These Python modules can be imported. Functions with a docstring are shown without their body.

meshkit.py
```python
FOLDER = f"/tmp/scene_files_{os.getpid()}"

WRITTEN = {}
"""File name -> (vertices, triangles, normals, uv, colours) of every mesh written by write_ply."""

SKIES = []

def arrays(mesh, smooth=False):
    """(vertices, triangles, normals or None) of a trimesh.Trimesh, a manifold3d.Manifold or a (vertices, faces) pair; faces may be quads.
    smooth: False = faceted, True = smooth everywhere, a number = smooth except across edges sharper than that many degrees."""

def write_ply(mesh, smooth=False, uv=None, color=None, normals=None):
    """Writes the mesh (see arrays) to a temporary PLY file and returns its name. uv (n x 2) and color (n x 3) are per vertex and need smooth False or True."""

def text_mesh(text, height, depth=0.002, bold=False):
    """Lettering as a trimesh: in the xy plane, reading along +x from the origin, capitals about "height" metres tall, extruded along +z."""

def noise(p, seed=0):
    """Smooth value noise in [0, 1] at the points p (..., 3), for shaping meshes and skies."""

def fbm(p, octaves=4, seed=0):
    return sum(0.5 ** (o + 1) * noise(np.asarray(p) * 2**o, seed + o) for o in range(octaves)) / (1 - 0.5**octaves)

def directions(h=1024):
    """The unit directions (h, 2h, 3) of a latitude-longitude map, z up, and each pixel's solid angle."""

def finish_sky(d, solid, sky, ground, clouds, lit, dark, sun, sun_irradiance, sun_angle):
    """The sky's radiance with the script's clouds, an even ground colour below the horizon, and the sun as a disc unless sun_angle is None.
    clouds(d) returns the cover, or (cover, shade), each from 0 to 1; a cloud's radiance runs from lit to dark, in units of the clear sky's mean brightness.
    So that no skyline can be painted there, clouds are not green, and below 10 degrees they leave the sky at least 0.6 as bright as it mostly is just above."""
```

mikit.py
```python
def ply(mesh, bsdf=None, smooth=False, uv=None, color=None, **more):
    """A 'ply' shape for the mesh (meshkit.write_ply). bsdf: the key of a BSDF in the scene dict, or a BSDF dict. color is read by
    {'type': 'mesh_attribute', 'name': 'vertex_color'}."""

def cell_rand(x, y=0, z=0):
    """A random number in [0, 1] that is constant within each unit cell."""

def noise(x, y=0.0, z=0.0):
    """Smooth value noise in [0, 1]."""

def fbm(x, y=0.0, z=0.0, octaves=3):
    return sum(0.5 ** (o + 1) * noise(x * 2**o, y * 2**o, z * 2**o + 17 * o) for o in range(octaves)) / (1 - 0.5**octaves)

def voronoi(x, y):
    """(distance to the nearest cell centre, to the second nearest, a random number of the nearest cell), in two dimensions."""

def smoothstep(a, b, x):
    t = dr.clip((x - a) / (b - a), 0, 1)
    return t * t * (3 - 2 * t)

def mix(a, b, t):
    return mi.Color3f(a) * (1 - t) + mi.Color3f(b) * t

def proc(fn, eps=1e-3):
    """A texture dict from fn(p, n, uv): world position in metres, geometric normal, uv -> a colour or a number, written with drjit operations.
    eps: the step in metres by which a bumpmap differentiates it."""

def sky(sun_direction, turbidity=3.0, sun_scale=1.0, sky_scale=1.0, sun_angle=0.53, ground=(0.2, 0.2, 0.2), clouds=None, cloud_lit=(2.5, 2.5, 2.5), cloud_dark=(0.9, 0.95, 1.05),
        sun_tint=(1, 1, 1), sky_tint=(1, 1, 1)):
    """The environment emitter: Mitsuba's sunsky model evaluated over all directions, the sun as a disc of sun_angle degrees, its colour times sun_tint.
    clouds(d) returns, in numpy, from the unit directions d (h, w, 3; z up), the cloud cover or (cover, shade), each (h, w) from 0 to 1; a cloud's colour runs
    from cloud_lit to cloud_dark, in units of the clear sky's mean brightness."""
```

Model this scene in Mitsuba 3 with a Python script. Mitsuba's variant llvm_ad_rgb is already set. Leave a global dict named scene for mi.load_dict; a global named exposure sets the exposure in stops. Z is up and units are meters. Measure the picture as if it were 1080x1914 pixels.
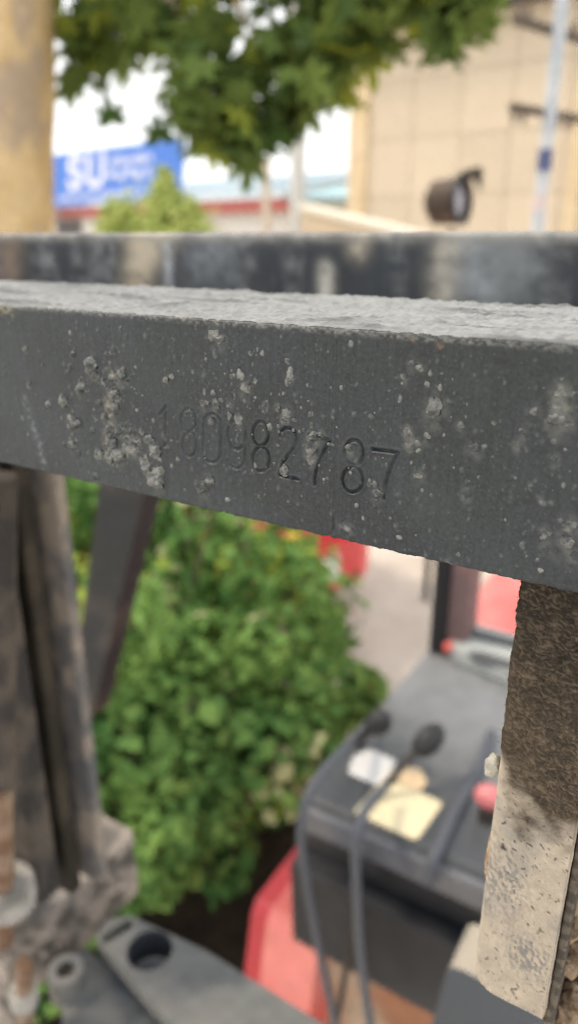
import math, random
import numpy as np, trimesh, mitsuba as mi, drjit as dr
from shapely.geometry import Polygon, Point
import mikit, meshkit
from mikit import noise, fbm, smoothstep, mix, voronoi, cell_rand

rng = np.random.default_rng(7)
scene, labels = {}, {}
T = mi.ScalarTransform4f

# ------------------------------------------------------------------ camera, sky, exposure
EYE = np.array([0.0, 0.0, 1.85])
PITCH = math.radians(20.5)
FPX, CX, CY = 1382.0, 540.0, 957.0           # focal length in pixels of a 1080 wide picture
_d = np.array([0, math.cos(PITCH), -math.sin(PITCH)])
scene['camera'] = {'type': 'thinlens', 'fov': 2 * math.degrees(math.atan(957 / FPX)), 'fov_axis': 'y',
                   'to_world': T().look_at(origin=EYE.tolist(), target=(EYE + _d).tolist(), up=[0, 0, 1]),
                   'aperture_radius': 0.00128, 'focus_distance': 0.152, 'near_clip': 0.01, 'far_clip': 3000.0}


def clouds(d):
    n = meshkit.fbm(d * 2.2, 4, 5)
    return np.ones(d.shape[:2]), np.clip((n - 0.35) * 0.7, 0, 1)


scene['sky'] = mikit.sky((-0.60, 0.13, 0.79), turbidity=4, sun_scale=0.50, sun_angle=7, clouds=clouds, cloud_lit=(5.0, 5.0, 5.0), cloud_dark=(3.6, 3.65, 3.7))
exposure = 1.6

# ------------------------------------------------------------------ frames: the lift truck's own axes u (across the mast), v (to the rear), z up
YAW = math.radians(31.7)
UD, VD = np.array([math.cos(YAW), -math.sin(YAW), 0]), np.array([math.sin(YAW), math.cos(YAW), 0])
M3 = np.stack([UD, VD, [0, 0, 1.0]], 1)


def W(p):
    """truck axes (origin at eye level over the camera's spot) -> world"""
    return np.asarray(p, float) @ M3.T + EYE


def ray(x, y):
    X, Y = (np.asarray(x, float) - CX) / FPX, (np.asarray(y, float) - CY) / FPX
    F, Z = math.cos(PITCH) - Y * math.sin(PITCH), -math.sin(PITCH) - Y * math.cos(PITCH)
    w = np.stack([X + 0 * F, F, Z], -1)
    return np.stack([w @ UD, w @ VD, w[..., 2]], -1), w


def PV(x, y, v):
    r, _ = ray(x, y)
    return r * (v / r[..., 1])[..., None]


def PZ(x, y, z):
    r, _ = ray(x, y)
    return r * (z / r[..., 2])[..., None]


def PT(x, y, t):
    return ray(x, y)[0] * t


def PF(x, y, F):
    """world point at horizontal distance F in front of the camera"""
    _, w = ray(x, y)
    return w * (F / w[..., 1])[..., None] + EYE


# ------------------------------------------------------------------ helpers
def number(base):
    k, i = base, 0
    while k in scene or k in labels:
        i += 1
        k = f'{base}_{i:03d}'
    return k


def thing(name, label, cat, group=None):
    k = number(name)
    labels[k] = {'label': label, 'category': cat}
    if group:
        labels[k]['group'] = group
    return k


def part(parent, name, mesh, bsdf, smooth=False, label=None, stuff=False, color=None):
    k = number(f'{parent}__{name}' if parent else name)
    scene[k] = mikit.ply(mesh, bsdf, smooth=smooth, color=color)
    if label:
        labels.setdefault(k, {})['label'] = label
    if stuff:
        labels.setdefault(k, {})['kind'] = 'stuff'
    return k


def two(d):
    return {'type': 'twosided', 'bsdf': d}


def solid(name, col, rough=0.6, spec=0.4, **more):
    scene[name] = two({'type': 'principled', 'base_color': {'type': 'rgb', 'value': list(col)}, 'roughness': rough, 'specular': spec, **more})
    return name


def dirty(name, a, b, scale=30, lo=0.4, hi=0.62, rough=0.6, spec=0.4, stretch=1.0, seed=0.0, bump=0.0, grain=.3):
    def fn(p, n, uv):
        w = fbm(p.x * scale + seed, p.y * scale, p.z * scale / stretch, 4)
        g = 1 - grain / 2 + grain * noise(p.x * scale * 6, p.y * scale * 6, p.z * scale * 6)
        return mix(a, b, smoothstep(lo, hi, w)) * g
    d = {'type': 'principled', 'base_color': mikit.proc(fn), 'roughness': rough, 'specular': spec}
    if bump:
        def bf(p, n, uv):
            return fbm(p.x * scale * 2, p.y * scale * 2, p.z * scale * 2, 3)
        d = {'type': 'bumpmap', 'arbitrary': mikit.proc(bf, eps=0.2 / scale), 'scale': bump, 'bsdf': d}
    scene[name] = two(d)
    return name


def vcol(name, rough=0.6, spec=0.4):
    scene[name] = two({'type': 'principled', 'base_color': {'type': 'mesh_attribute', 'name': 'vertex_color'}, 'roughness': rough, 'specular': spec})
    return name


def leafmat(name, trans, rough=0.45, spec=0.5):
    scene[name] = {'type': 'principledthin', 'base_color': {'type': 'mesh_attribute', 'name': 'vertex_color'}, 'roughness': rough, 'diff_trans': trans, 'eta': 1.45}
    return name


_ROT = [np.linalg.qr(np.random.default_rng(90 + k).normal(size=(3, 3)))[0] for k in range(8)]


def rf(p, freq, octaves=3, seed=0):
    """fractal noise whose octaves are turned against each other, so that no lattice shows"""
    p = np.asarray(p) * freq
    out = 0
    for o in range(octaves):
        out = out + .5 ** (o + 1) * meshkit.noise((p * 2.03 ** o) @ _ROT[(o + seed) % 8] + seed * 3.7 + o * 9.1, seed + o)
    return out / (1 - .5 ** octaves)


def tm(v, f):
    return trimesh.Trimesh(v, f, process=False)


def grid_faces(nr, nc, close_r=False):
    r = np.arange(nr if close_r else nr - 1)
    c = np.arange(nc - 1)
    R, C = np.meshgrid(r, c, indexing='ij')
    a = R * nc + C
    b = ((R + 1) % nr) * nc + C
    q = np.stack([a, b, b + 1, a + 1], -1).reshape(-1, 4)
    return np.vstack([q[:, [0, 1, 2]], q[:, [0, 2, 3]]])


def fillet(pts, r, n=3):
    p = Polygon(pts)
    return p.buffer(-r, quad_segs=n).buffer(2 * r, quad_segs=n).buffer(-r, quad_segs=n) if r else p


def prism(pts, a0, a1, axis, r=0.0, holes=(), sub=None):
    """polygon extruded along truck axis: axis 'u': pts are (v,z); 'v': (u,z); 'z': (u,v)"""
    p = fillet(pts, r)
    for h in holes:
        p = p.difference(h)
    if p.geom_type == 'MultiPolygon':
        p = max(p.geoms, key=lambda g_: g_.area)
    m = trimesh.creation.extrude_polygon(p, a1 - a0, engine='earcut')
    v = np.array(m.vertices)
    v[:, 2] += a0
    order = {'u': [2, 0, 1], 'v': [0, 2, 1], 'z': [0, 1, 2]}[axis]
    v = v[:, order]
    m = tm(v, m.faces)
    if sub:
        vv, ff = trimesh.remesh.subdivide_to_size(m.vertices, m.faces, sub)
        m = tm(vv, ff)
        m.merge_vertices()
    m.fix_normals()
    return m


def rough_up(m, amp, scale, seed=0):
    m = m.copy()
    v = np.array(m.vertices)
    n = np.array(m.vertex_normals)
    m.vertices = v + n * (amp * 2 * (meshkit.fbm(v * scale, 4, seed) - 0.5))[:, None]
    return m


def truck(m):
    m = m.copy()
    m.vertices = W(m.vertices)
    return m


def spline(pts, n=12):
    p = np.asarray(pts, float)
    p = np.vstack([2 * p[0] - p[1], p, 2 * p[-1] - p[-2]])
    out = []
    for i in range(1, len(p) - 2):
        for t in np.linspace(0, 1, n, endpoint=False):
            a, b, c, d = p[i - 1:i + 3]
            out.append(0.5 * (2 * b + (c - a) * t + (2 * a - 5 * b + 4 * c - d) * t * t + (3 * b - a - 3 * c + d) * t ** 3))
    out.append(p[-2])
    return np.array(out)


def tube(pts, rad, sides=12):
    p = np.asarray(pts, float)
    rad = np.broadcast_to(rad, (len(p),))
    t = np.gradient(p, axis=0)
    t /= np.linalg.norm(t, axis=1, keepdims=True) + 1e-12
    a = np.cross(t[0], [0.31, 0.2, 0.93])
    A = []
    for k in range(len(p)):
        a = a - t[k] * (a @ t[k])
        a /= np.linalg.norm(a)
        A.append(a)
    A = np.array(A)
    B = np.cross(t, A)
    ang = np.arange(sides) * 2 * np.pi / sides
    v = p[:, None] + rad[:, None, None] * (np.cos(ang)[None, :, None] * A[:, None] + np.sin(ang)[None, :, None] * B[:, None])
    v = np.vstack([v.reshape(-1, 3), p[:1], p[-1:]])
    f = []
    for i in range(len(p) - 1):
        for j in range(sides):
            k = (j + 1) % sides
            f += [[i * sides + j, (i + 1) * sides + k, (i + 1) * sides + j], [i * sides + j, i * sides + k, (i + 1) * sides + k]]
    e, l = len(p) * sides, (len(p) - 1) * sides
    for j in range(sides):
        k = (j + 1) % sides
        f += [[e, k, j], [e + 1, l + j, l + k]]
    m = tm(v, np.array(f))
    m.fix_normals()
    return m


def box(lo, hi, r=0.0):
    lo, hi = np.asarray(lo, float), np.asarray(hi, float)
    return prism([(lo[0], lo[1]), (hi[0], lo[1]), (hi[0], hi[1]), (lo[0], hi[1])], lo[2], hi[2], 'z', r)


def wbox(c, xd, sx, sy, sz):
    """world box: centre of its base c, unit x direction xd, sizes"""
    m = trimesh.creation.box([sx, sy, sz])
    xd = np.array([xd[0], xd[1], 0.0])
    xd /= np.linalg.norm(xd)
    yd = np.array([-xd[1], xd[0], 0])
    R = np.stack([xd, yd, [0, 0, 1]], 1)
    m.vertices = np.array(m.vertices + [0, 0, sz / 2]) @ R.T + np.asarray(c)
    return m


def lump(r, flat, seed, sub=3, amp=0.35, asp=1.0):
    m = trimesh.creation.icosphere(subdivisions=sub, radius=1.0)
    v = np.array(m.vertices)
    k = 1 + amp * 2.6 * (meshkit.fbm(v * 1.3 + seed * 7.7, 3, seed) - 0.5) + 0.9 * amp * (meshkit.fbm(v * 3.6 + seed, 2, seed) - 0.5)
    v = v * k[:, None] * np.array([1, flat, asp]) * r
    return tm(v, m.faces)


# ------------------------------------------------------------------ ground
def ground_col(p, n, uv):
    a = fbm(p.x * 0.9, p.y * 0.9, 0, 4)
    b = fbm(p.x * 9, p.y * 9, 3, 4)
    c = mix((0.50, 0.45, 0.385), (0.60, 0.555, 0.49), smoothstep(0.3, 0.7, a))
    return c * (0.82 + 0.36 * b)


scene['mat_ground'] = two({'type': 'principled', 'base_color': mikit.proc(ground_col), 'roughness': 0.9, 'specular': 0.2})
g = 600.0
scene['ground'] = mikit.ply((np.array([[-g, -g, 0], [g, -g, 0], [g, g, 0], [-g, g, 0]]), np.array([[0, 1, 2], [0, 2, 3]])), 'mat_ground')
labels['ground'] = {'label': 'pale beige concrete yard behind the lift truck', 'kind': 'structure'}

a_ = np.linspace(0, 2 * np.pi, 49)[:-1]
rad_ = 1 + .12 * np.sin(3 * a_ + 1) + .06 * np.sin(7 * a_)
shade_patch = np.column_stack([-.66 + .86 * rad_ * np.cos(a_), 1.80 + .86 * rad_ * np.sin(a_), 0 * a_ + .004])
shade_patch = np.vstack([[[-.66, 1.80, .03]], shade_patch])
scene['mat_shade_patch'] = two({'type': 'principled', 'base_color': mikit.proc(lambda p, n, uv: mix((.016, .013, .010), (.045, .036, .026), fbm(p.x * 25, p.y * 25, 0, 4))), 'roughness': .95, 'specular': .15})  # near-black colour stands in for the shadow below the shrub
scene['shade_patch'] = mikit.ply((shade_patch, np.array([[0, i, i % 48 + 1] for i in range(1, 49)])), 'mat_shade_patch')
labels['shade_patch'] = {'label': 'dark ground patch painted as the shade under the big shrub', 'kind': 'structure'}

# ------------------------------------------------------------------ the mast's front cross bar with the stamped number
mast = thing('forklift_mast', 'dusty dark grey steel mast with a stamped number on its front cross bar', 'forklift mast')
V0 = 0.155 * VD[1]
ZT, ZB = PV(540, 607, V0)[2], PV(540, 988, V0)[2]
DEPTH = 0.070


def face(x, y):
    p = PV(np.asarray(x, float), np.asarray(y, float), V0)
    return np.stack([p[..., 0], p[..., 2]], -1)


PXM = 0.155 / FPX * 1.02                      # metres per photo pixel around the middle of the bar


def dist_poly(U, Z, pts, rad):
    """distance of grid points to a polyline (only near it)"""
    D = np.full(U.shape, 9.0)
    pts = np.asarray(pts)
    for a, b in zip(pts[:-1], pts[1:]):
        lo, hi = np.minimum(a, b) - rad, np.maximum(a, b) + rad
        i = np.nonzero((U[0] > lo[0]) & (U[0] < hi[0]))[0]
        j = np.nonzero((Z[:, 0] > lo[1]) & (Z[:, 0] < hi[1]))[0]
        if not len(i) or not len(j):
            continue
        s = np.ix_(j, i)
        u, z = U[s], Z[s]
        ab = b - a
        t = np.clip(((u - a[0]) * ab[0] + (z - a[1]) * ab[1]) / (ab @ ab + 1e-15), 0, 1)
        D[s] = np.minimum(D[s], np.hypot(u - a[0] - t * ab[0], z - a[1] - t * ab[1]))
    return D


def ell(cx, cy, rx, ry, a0=0, a1=360, n=28):
    a = np.radians(np.linspace(a0, a1, n))
    return [(cx + rx * math.cos(q), cy + ry * math.sin(q)) for q in a]


STROKES = [  # photo positions of the stamped strokes, depth
    ([(299, 775), (307, 765), (310, 759)], .8), ([(310, 762), (309.8, 790), (308, 843)], .9),
    (ell(352, 785, 13.5, 20, 150, 390), 1.0), (ell(352, 787, 13, 20, 30, 150), .55), (ell(354.5, 831, 12.5, 22.5, -60, 200), .9), (ell(354.5, 831, 12.5, 22.5, 30, 150), .5), (ell(354.5, 831, 12.5, 22.5, 190, 300), .6),
    ([(380.6, 848), (380.6, 790)] + ell(396.6, 792, 16, 18, 180, 270), .75), (ell(396.6, 792, 16, 18, 270, 360) + [(412.6, 800), (412.6, 846)] + ell(396.6, 846, 16, 19, 0, 150), 1.0),
    (ell(442.5, 812.6, 16.7, 27.5), 1.0), ([(459, 815), (458.8, 845), (458, 859), (455, 868), (449, 874), (442.5, 876), (435, 874), (429, 869), (425, 861)], 1.0),
    (ell(487, 811, 15, 22.5), 1.0), (ell(488, 858.4, 15.5, 22.7), 1.0),
    ([(522.8, 816.4), (524.6, 807.4), (533.7, 799.5), (544, 801), (552, 809), (555, 823), (549.3, 837), (539, 850), (529, 864), (524.6, 881), (523.9, 888)], 1.0), ([(523.5, 888), (557.6, 896)], 1.25),
    ([(577.8, 813), (600, 819), (616.7, 823)], .9), ([(616, 824), (603.7, 846), (594.6, 864.4), (589.4, 885), (587.6, 906)], 1.15),
    (ell(661.3, 846.2, 17.6, 23.3), 1.0), (ell(658.7, 896.8, 19, 23.5), 1.05),
    ([(695.8, 839.8), (743.7, 846.2)], 1.3), ([(742.4, 848), (732, 869.6), (724.3, 890.3), (719, 911), (717.3, 931.7)], 1.15)]

BLOBS = [  # photo position, radius in photo pixels, height / width
    (138, 662, 5, 1), (171, 679, 12, .9), (132, 686, 4, 1.4), (127, 696, 5, 1), (181, 704, 7, 1), (228, 703, 10, .9), (197, 713, 7, 1), (209, 723, 10, 1), (215, 739, 12, 1), (188, 752, 5, 1),
    (151, 727, 8.5, 1), (56, 719, 4.5, 1.4), (197, 778, 7, 1), (137, 788, 12, .9), (207, 809, 10, 1), (228, 806, 13, .8), (244, 809, 10, 1), (223, 848, 12, .8), (205, 853, 10, 1), (249, 840, 11, .8),
    (187, 848, 9, 1), (135, 832, 8, .8), (275, 871, 11, 1), (179, 892, 7, 1), (207, 660, 3.5, .8), (226, 616, 3, 2), (48, 652, 6, .7), (91, 757, 5, 1), (119, 747, 8, 1.3), (291, 894, 15, 1.1),
    (291, 843, 11, 1.1), (280, 823, 9, .8), (378, 909, 13, .8), (393, 898, 9, 1), (404, 760, 8, 1.6), (413, 748, 4.5, 1), (430, 758, 7, .8), (430, 775, 5, 1), (447, 785, 7, 1.6), (381, 754, 6, 1.1), (389, 754, 4, 1),
    (334, 861, 5, 1.2), (460, 723, 10.5, .9), (401, 627, 10, .9), (412, 633, 9, .6), (416, 633, 6, 1), (401, 661, 3.5, 2), (469, 661, 5, 1), (491, 660, 5, 1), (447, 700, 5, 2), (478, 712, 3.5, 1.4), (543, 699, 7, 1.5),
    (536, 714, 3.5, 2), (383, 732, 3, 2.2), (311, 710, 6, 1), (321, 704, 5, 1), (496, 762, 6.5, 1.7), (519, 762, 6, 1.3), (536, 772, 8, .9), (533, 783, 6.5, .9), (551, 785, 5, .7), (583, 796, 4.5, 1.2),
    (531, 880, 9, 1), (583, 838, 11, 1.1), (589, 815, 10, .8), (599, 812, 6, .6), (580, 857, 7, 1.2), (653, 837, 8, .8), (761, 808, 6.5, 1.3), (764, 826, 5.5, 2), (701, 906, 5, 1.8), (706, 921, 8.5, .8), (690, 903, 4.5, 1.8), (663, 774, 5, 1),
    (694, 779, 5, .9), (768, 678, 6, .9), (784, 689, 7, 1), (755, 703, 6, 1), (804, 697, 4, 1.6), (798, 719, 5, 1.2), (822, 724, 3.6, 1.6), (811, 760, 14.5, 1.3), (748, 744, 3.6, 1.8), (798, 815, 6.5, 1), (782, 828, 6, .9),
    (782, 843, 5, 1), (861, 795, 6, 1), (923, 790, 5, 1), (885, 837, 9, .8), (905, 837, 5, 1.3), (975, 806, 6, 1), (968, 830, 6, 1), (997, 769, 8, .9), (1047, 735, 11, .8), (1042, 757, 8, 1), (1034, 784, 10, 1.1),
    (1050, 788, 12, .9), (1071, 738, 5, 1), (1069, 790, 5, 1), (1035, 825, 5, 1), (1035, 858, 6, 1), (814, 804, 4, 1), (782, 890, 8, .6), (776, 876, 4, 1), (874, 901, 5, 1), (871, 920, 7, 1.4), (992, 912, 5, 1), (877, 970, 4, 1.2),
    (1047, 973, 5, 1), (1064, 984, 12, 1), (1058, 1014, 14, 1), (1074, 1040, 9, 1), (1017, 991, 6, .9), (1015, 1005, 6, .8), (1026, 997, 4, 1), (1017, 1025, 6, .9), (1004, 1046, 4, 1), (1009, 1066, 5, 1), (856, 1036, 4, 1),
    (746, 1004, 5, .7), (1018, 1000, 4, 1), (236, 838, 8, 1), (214, 828, 8, 1), (218, 760, 7, 1.5), (258, 826, 7, 1), (266, 806, 5, 1.3), (232, 692, 6, 1), (240, 710, 6, .8), (166, 692, 7, 1), (300, 880, 8, 1), (270, 858, 8, .9)]

# profile of the bar's section (v, z, nv, nz): front face fine, the rest coarse
R0 = 0.0007
HZ = 0.00017
prof = []
for a in np.linspace(0, 90, 6):
    c, s = math.cos(math.radians(a)), math.sin(math.radians(a))
    prof.append((V0 + R0 - R0 * s, ZT - R0 + R0 * c, -s, c))
nz = int((ZT - ZB - 2 * R0) / HZ)
for z in np.linspace(ZT - R0, ZB + R0, nz)[1:-1]:
    prof.append((V0, z, -1, 0))
for a in np.linspace(0, 90, 6):
    c, s = math.cos(math.radians(a)), math.sin(math.radians(a))
    prof.append((V0 + R0 - R0 * c, ZB + R0 - R0 * s, -c, -s))
n_front = len(prof)
prof += [(V0 + .02, ZB, 0, -1), (V0 + DEPTH - .001, ZB, 0, -1), (V0 + DEPTH, ZB + .001, 1, 0), (V0 + DEPTH, ZT - .001, 1, 0), (V0 + DEPTH - .001, ZT, 0, 1), (V0 + .02, ZT, 0, 1)]
prof = np.array(prof)
UF0, UF1 = -0.178, -0.016
us = np.concatenate([np.linspace(-0.62, UF0 - .002, 60), np.arange(UF0, UF1, HZ), np.linspace(UF1 + .002, 0.30, 50)])
U, Vv = np.meshgrid(us, prof[:, 0])
_, Z = np.meshgrid(us, prof[:, 1])
front = (np.arange(len(prof)) < n_front)[:, None]
P = np.stack([U, Z * 0, Z], -1)
fine_w = front * np.clip((U - UF0) / .004, 0, 1) * np.clip((UF1 - U) / .002, 0, 1)
H = 0.000034 * (rf(P, 1700, 3, 1) - .5) * 2 + 0.00005 * (meshkit.fbm(P * 300, 3, 2) - .5) * 2
H += 0.000016 * (meshkit.noise(P * [2600, 1, 60], 8) - .5) * 2                        # fine vertical grain of the sawn face
# vertical scratches left of the last 8
su = face(632, 760)[0]
for k, (px, y0, y1, dep) in enumerate([(626, 625, 960, .6), (631, 622, 1000, 1), (634, 622, 985, .9), (638, 628, 800, .5), (612, 640, 800, .35), (618, 640, 760, .4), (698, 640, 750, .4), (646, 760, 1000, .4), (742, 640, 790, .25), (590, 660, 770, .3)]):
    a, b = face(px, y0), face(px, y1)
    b = np.array([a[0] + .0002 * (k % 3 - 1), b[1]])
    d = dist_poly(U, Z, [a, b], .0008)
    H += np.where(d < .0008, -.00020 * dep * np.exp(-(d / .00016) ** 2) + .00007 * dep * np.exp(-((d - .0004) / .00014) ** 2), 0)
# drag marks along the lower edge
low = np.clip(1 - (Z - ZB) / (.0035 + .004 * meshkit.noise(P * [420, 1, 0], 4)), 0, 1)
lean = U + 0.30 * np.clip(Z - ZB, 0, .012) ** 1 * 1.0
H += low * .00022 * (meshkit.fbm(np.stack([lean * 1300, U * 0, Z * 60], -1), 3, 6) - .55) * 2
d = dist_poly(U, Z, [face(625, 965), face(622, 990), face(612, 1008), face(600, 1012)], .0012)
H += np.where(d < .0012, -.00022 * np.exp(-(d / .0003) ** 2), 0)
# stamped digits: a groove with raised lips
G = np.zeros(U.shape)
WEAR = rf(P, 260, 3, 19)
for pts, dep in STROKES:
    d = dist_poly(U, Z, face(*np.array(pts).T), .0014)
    m = d < .0014
    dep = dep * (.72 if pts[0][0] < 470 else .95)
    dep = dep * np.clip(.35 + 1.15 * WEAR, .25, 1.15)
    gr = np.where(m, -.00058 * dep * np.exp(-(d / .00027) ** 2) + .00017 * dep * np.exp(-((d - .00066) / .00024) ** 2), 0)
    G = np.where(np.abs(gr) > np.abs(G), gr, G)
H += G
dust = np.zeros(U.shape)
# small splashes (bumps of the face itself)
nb = 1900
bu, bz = rng.uniform(UF0, UF1, nb), rng.uniform(ZB + .0008, ZT - .001, nb)
keep = meshkit.noise(np.stack([bu * 90, bz * 90, bu * 0], -1), 3) + rng.uniform(-.35, .35, nb) > .42
br = np.exp(rng.normal(math.log(.00019), .42, nb))
for u, z, r in zip(bu[keep], bz[keep], br[keep]):
    i0, i1 = np.searchsorted(us, [u - 2 * r, u + 2 * r])
    zs = prof[:n_front, 1]
    j1, j0 = n_front - np.searchsorted(zs[::-1], [z - 2.6 * r, z + 2.6 * r])
    if i1 <= i0 or j1 <= j0:
        continue
    dd = np.hypot(U[j0:j1, i0:i1] - u, (Z[j0:j1, i0:i1] - z) * rng.uniform(.6, 1)) / r
    hb = np.exp(-dd ** 2 * 1.2)
    H[j0:j1, i0:i1] = np.maximum(H[j0:j1, i0:i1], H[j0:j1, i0:i1] + r * .7 * hb)
    dust[j0:j1, i0:i1] = np.maximum(dust[j0:j1, i0:i1], hb * rng.uniform(.1, .55))
H *= fine_w
# ragged lower and upper edges
edge = np.exp(-((Z - ZB) / .0012) ** 2) + .7 * np.exp(-((Z - ZT) / .0009) ** 2)
H += fine_w * edge * .00014 * (meshkit.fbm(P * [700, 0, 0] + [3, 0, 0], 3, 9) - .5) * 2
nv, nzz = prof[:, 2][:, None], prof[:, 3][:, None]
verts = np.stack([U, Vv + nv * H, Z + nzz * H], -1)
# colour of the paint, dust film and smears (albedo only)
base = np.array([.021, .027, .033])
tone = meshkit.fbm(P * 60, 3, 11)
grain = rf(P, 1900, 3, 12)
wipe = meshkit.fbm(P * [1500, 1, 45], 3, 17)
C = base * (0.82 + .30 * tone + 1.1 * (grain - .5) + .35 * (wipe - .5))[..., None]
C = C * (1 - .35 * (meshkit.fbm(P * 45 + 5, 3, 13) > .55)[..., None] * np.array([.10, 0, .22]))
film = np.clip((meshkit.fbm(P * [30, 1, 30] + 9, 4, 14) - .42) * 1.5, 0, .5) * (.5 + wipe) + .28 * np.clip((-.09 - U) / .09, 0, 1)
C = C * (1 - film[..., None] * .5) + film[..., None] * .5 * np.array([.058, .074, .084])
C = C * (1 - dust[..., None]) + dust[..., None] * np.array([.125, .137, .14])
sp = .25 * np.clip((meshkit.noise(P * 3300, 15) - .86) * 9, 0, 1) * (.25 + meshkit.noise(P * 120, 16))
C = C * (1 - .6 * sp[..., None]) + .6 * sp[..., None] * np.array([.26, .27, .26])


def smear(pts, w, col, amt, seed, sc=900):
    global C
    d = dist_poly(U, Z, face(*np.array(pts).T), w * 2.2)
    k = np.where(d < w * 2.2, np.exp(-(d / w) ** 2), 0) * np.clip(amt * 3.2 * (meshkit.fbm(P * sc, 4, seed) - .36), 0, 1)
    C = C * (1 - k[..., None]) + k[..., None] * np.array(col)


smear([(46, 745), (60, 790), (75, 830), (82, 865)], .0011, (.17, .19, .22), .55, 20)
smear([(204, 750), (205, 800), (203, 850)], .0015, (.24, .225, .19), .75, 21)
smear([(212, 700), (214, 745)], .0018, (.26, .25, .225), .7, 22)
smear([(205, 812), (245, 812), (250, 840)], .0018, (.24, .23, .21), .7, 23)
smear([(645, 985), (648, 990)], .0013, (.2, .21, .21), .6, 24)
smear([(840, 1056), (843, 1058)], .0012, (.18, .2, .21), .6, 25)
smear([(1010, 930), (1014, 940)], .0006, (.2, .21, .21), .7, 26)
smear([(763, 805), (766, 835)], .0011, (.19, .21, .17), .6, 27)
smear([(1048, 730), (1050, 790)], .0016, (.2, .21, .17), .55, 28)
smear([(583, 820), (582, 858)], .0012, (.22, .24, .2), .5, 29)
smear([(818, 643), (823, 648)], .0004, (.26, .12, .06), .8, 30)
smear([(770, 635), (773, 637)], .0003, (.2, .10, .06), .8, 31)
smear([(0, 578), (20, 581)], .0014, (.24, .22, .15), .7, 32)
smear([(0, 572), (300, 596), (540, 613), (800, 633), (1080, 654)], .0005, (.20, .20, .185), .6, 33, 1500)
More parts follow.
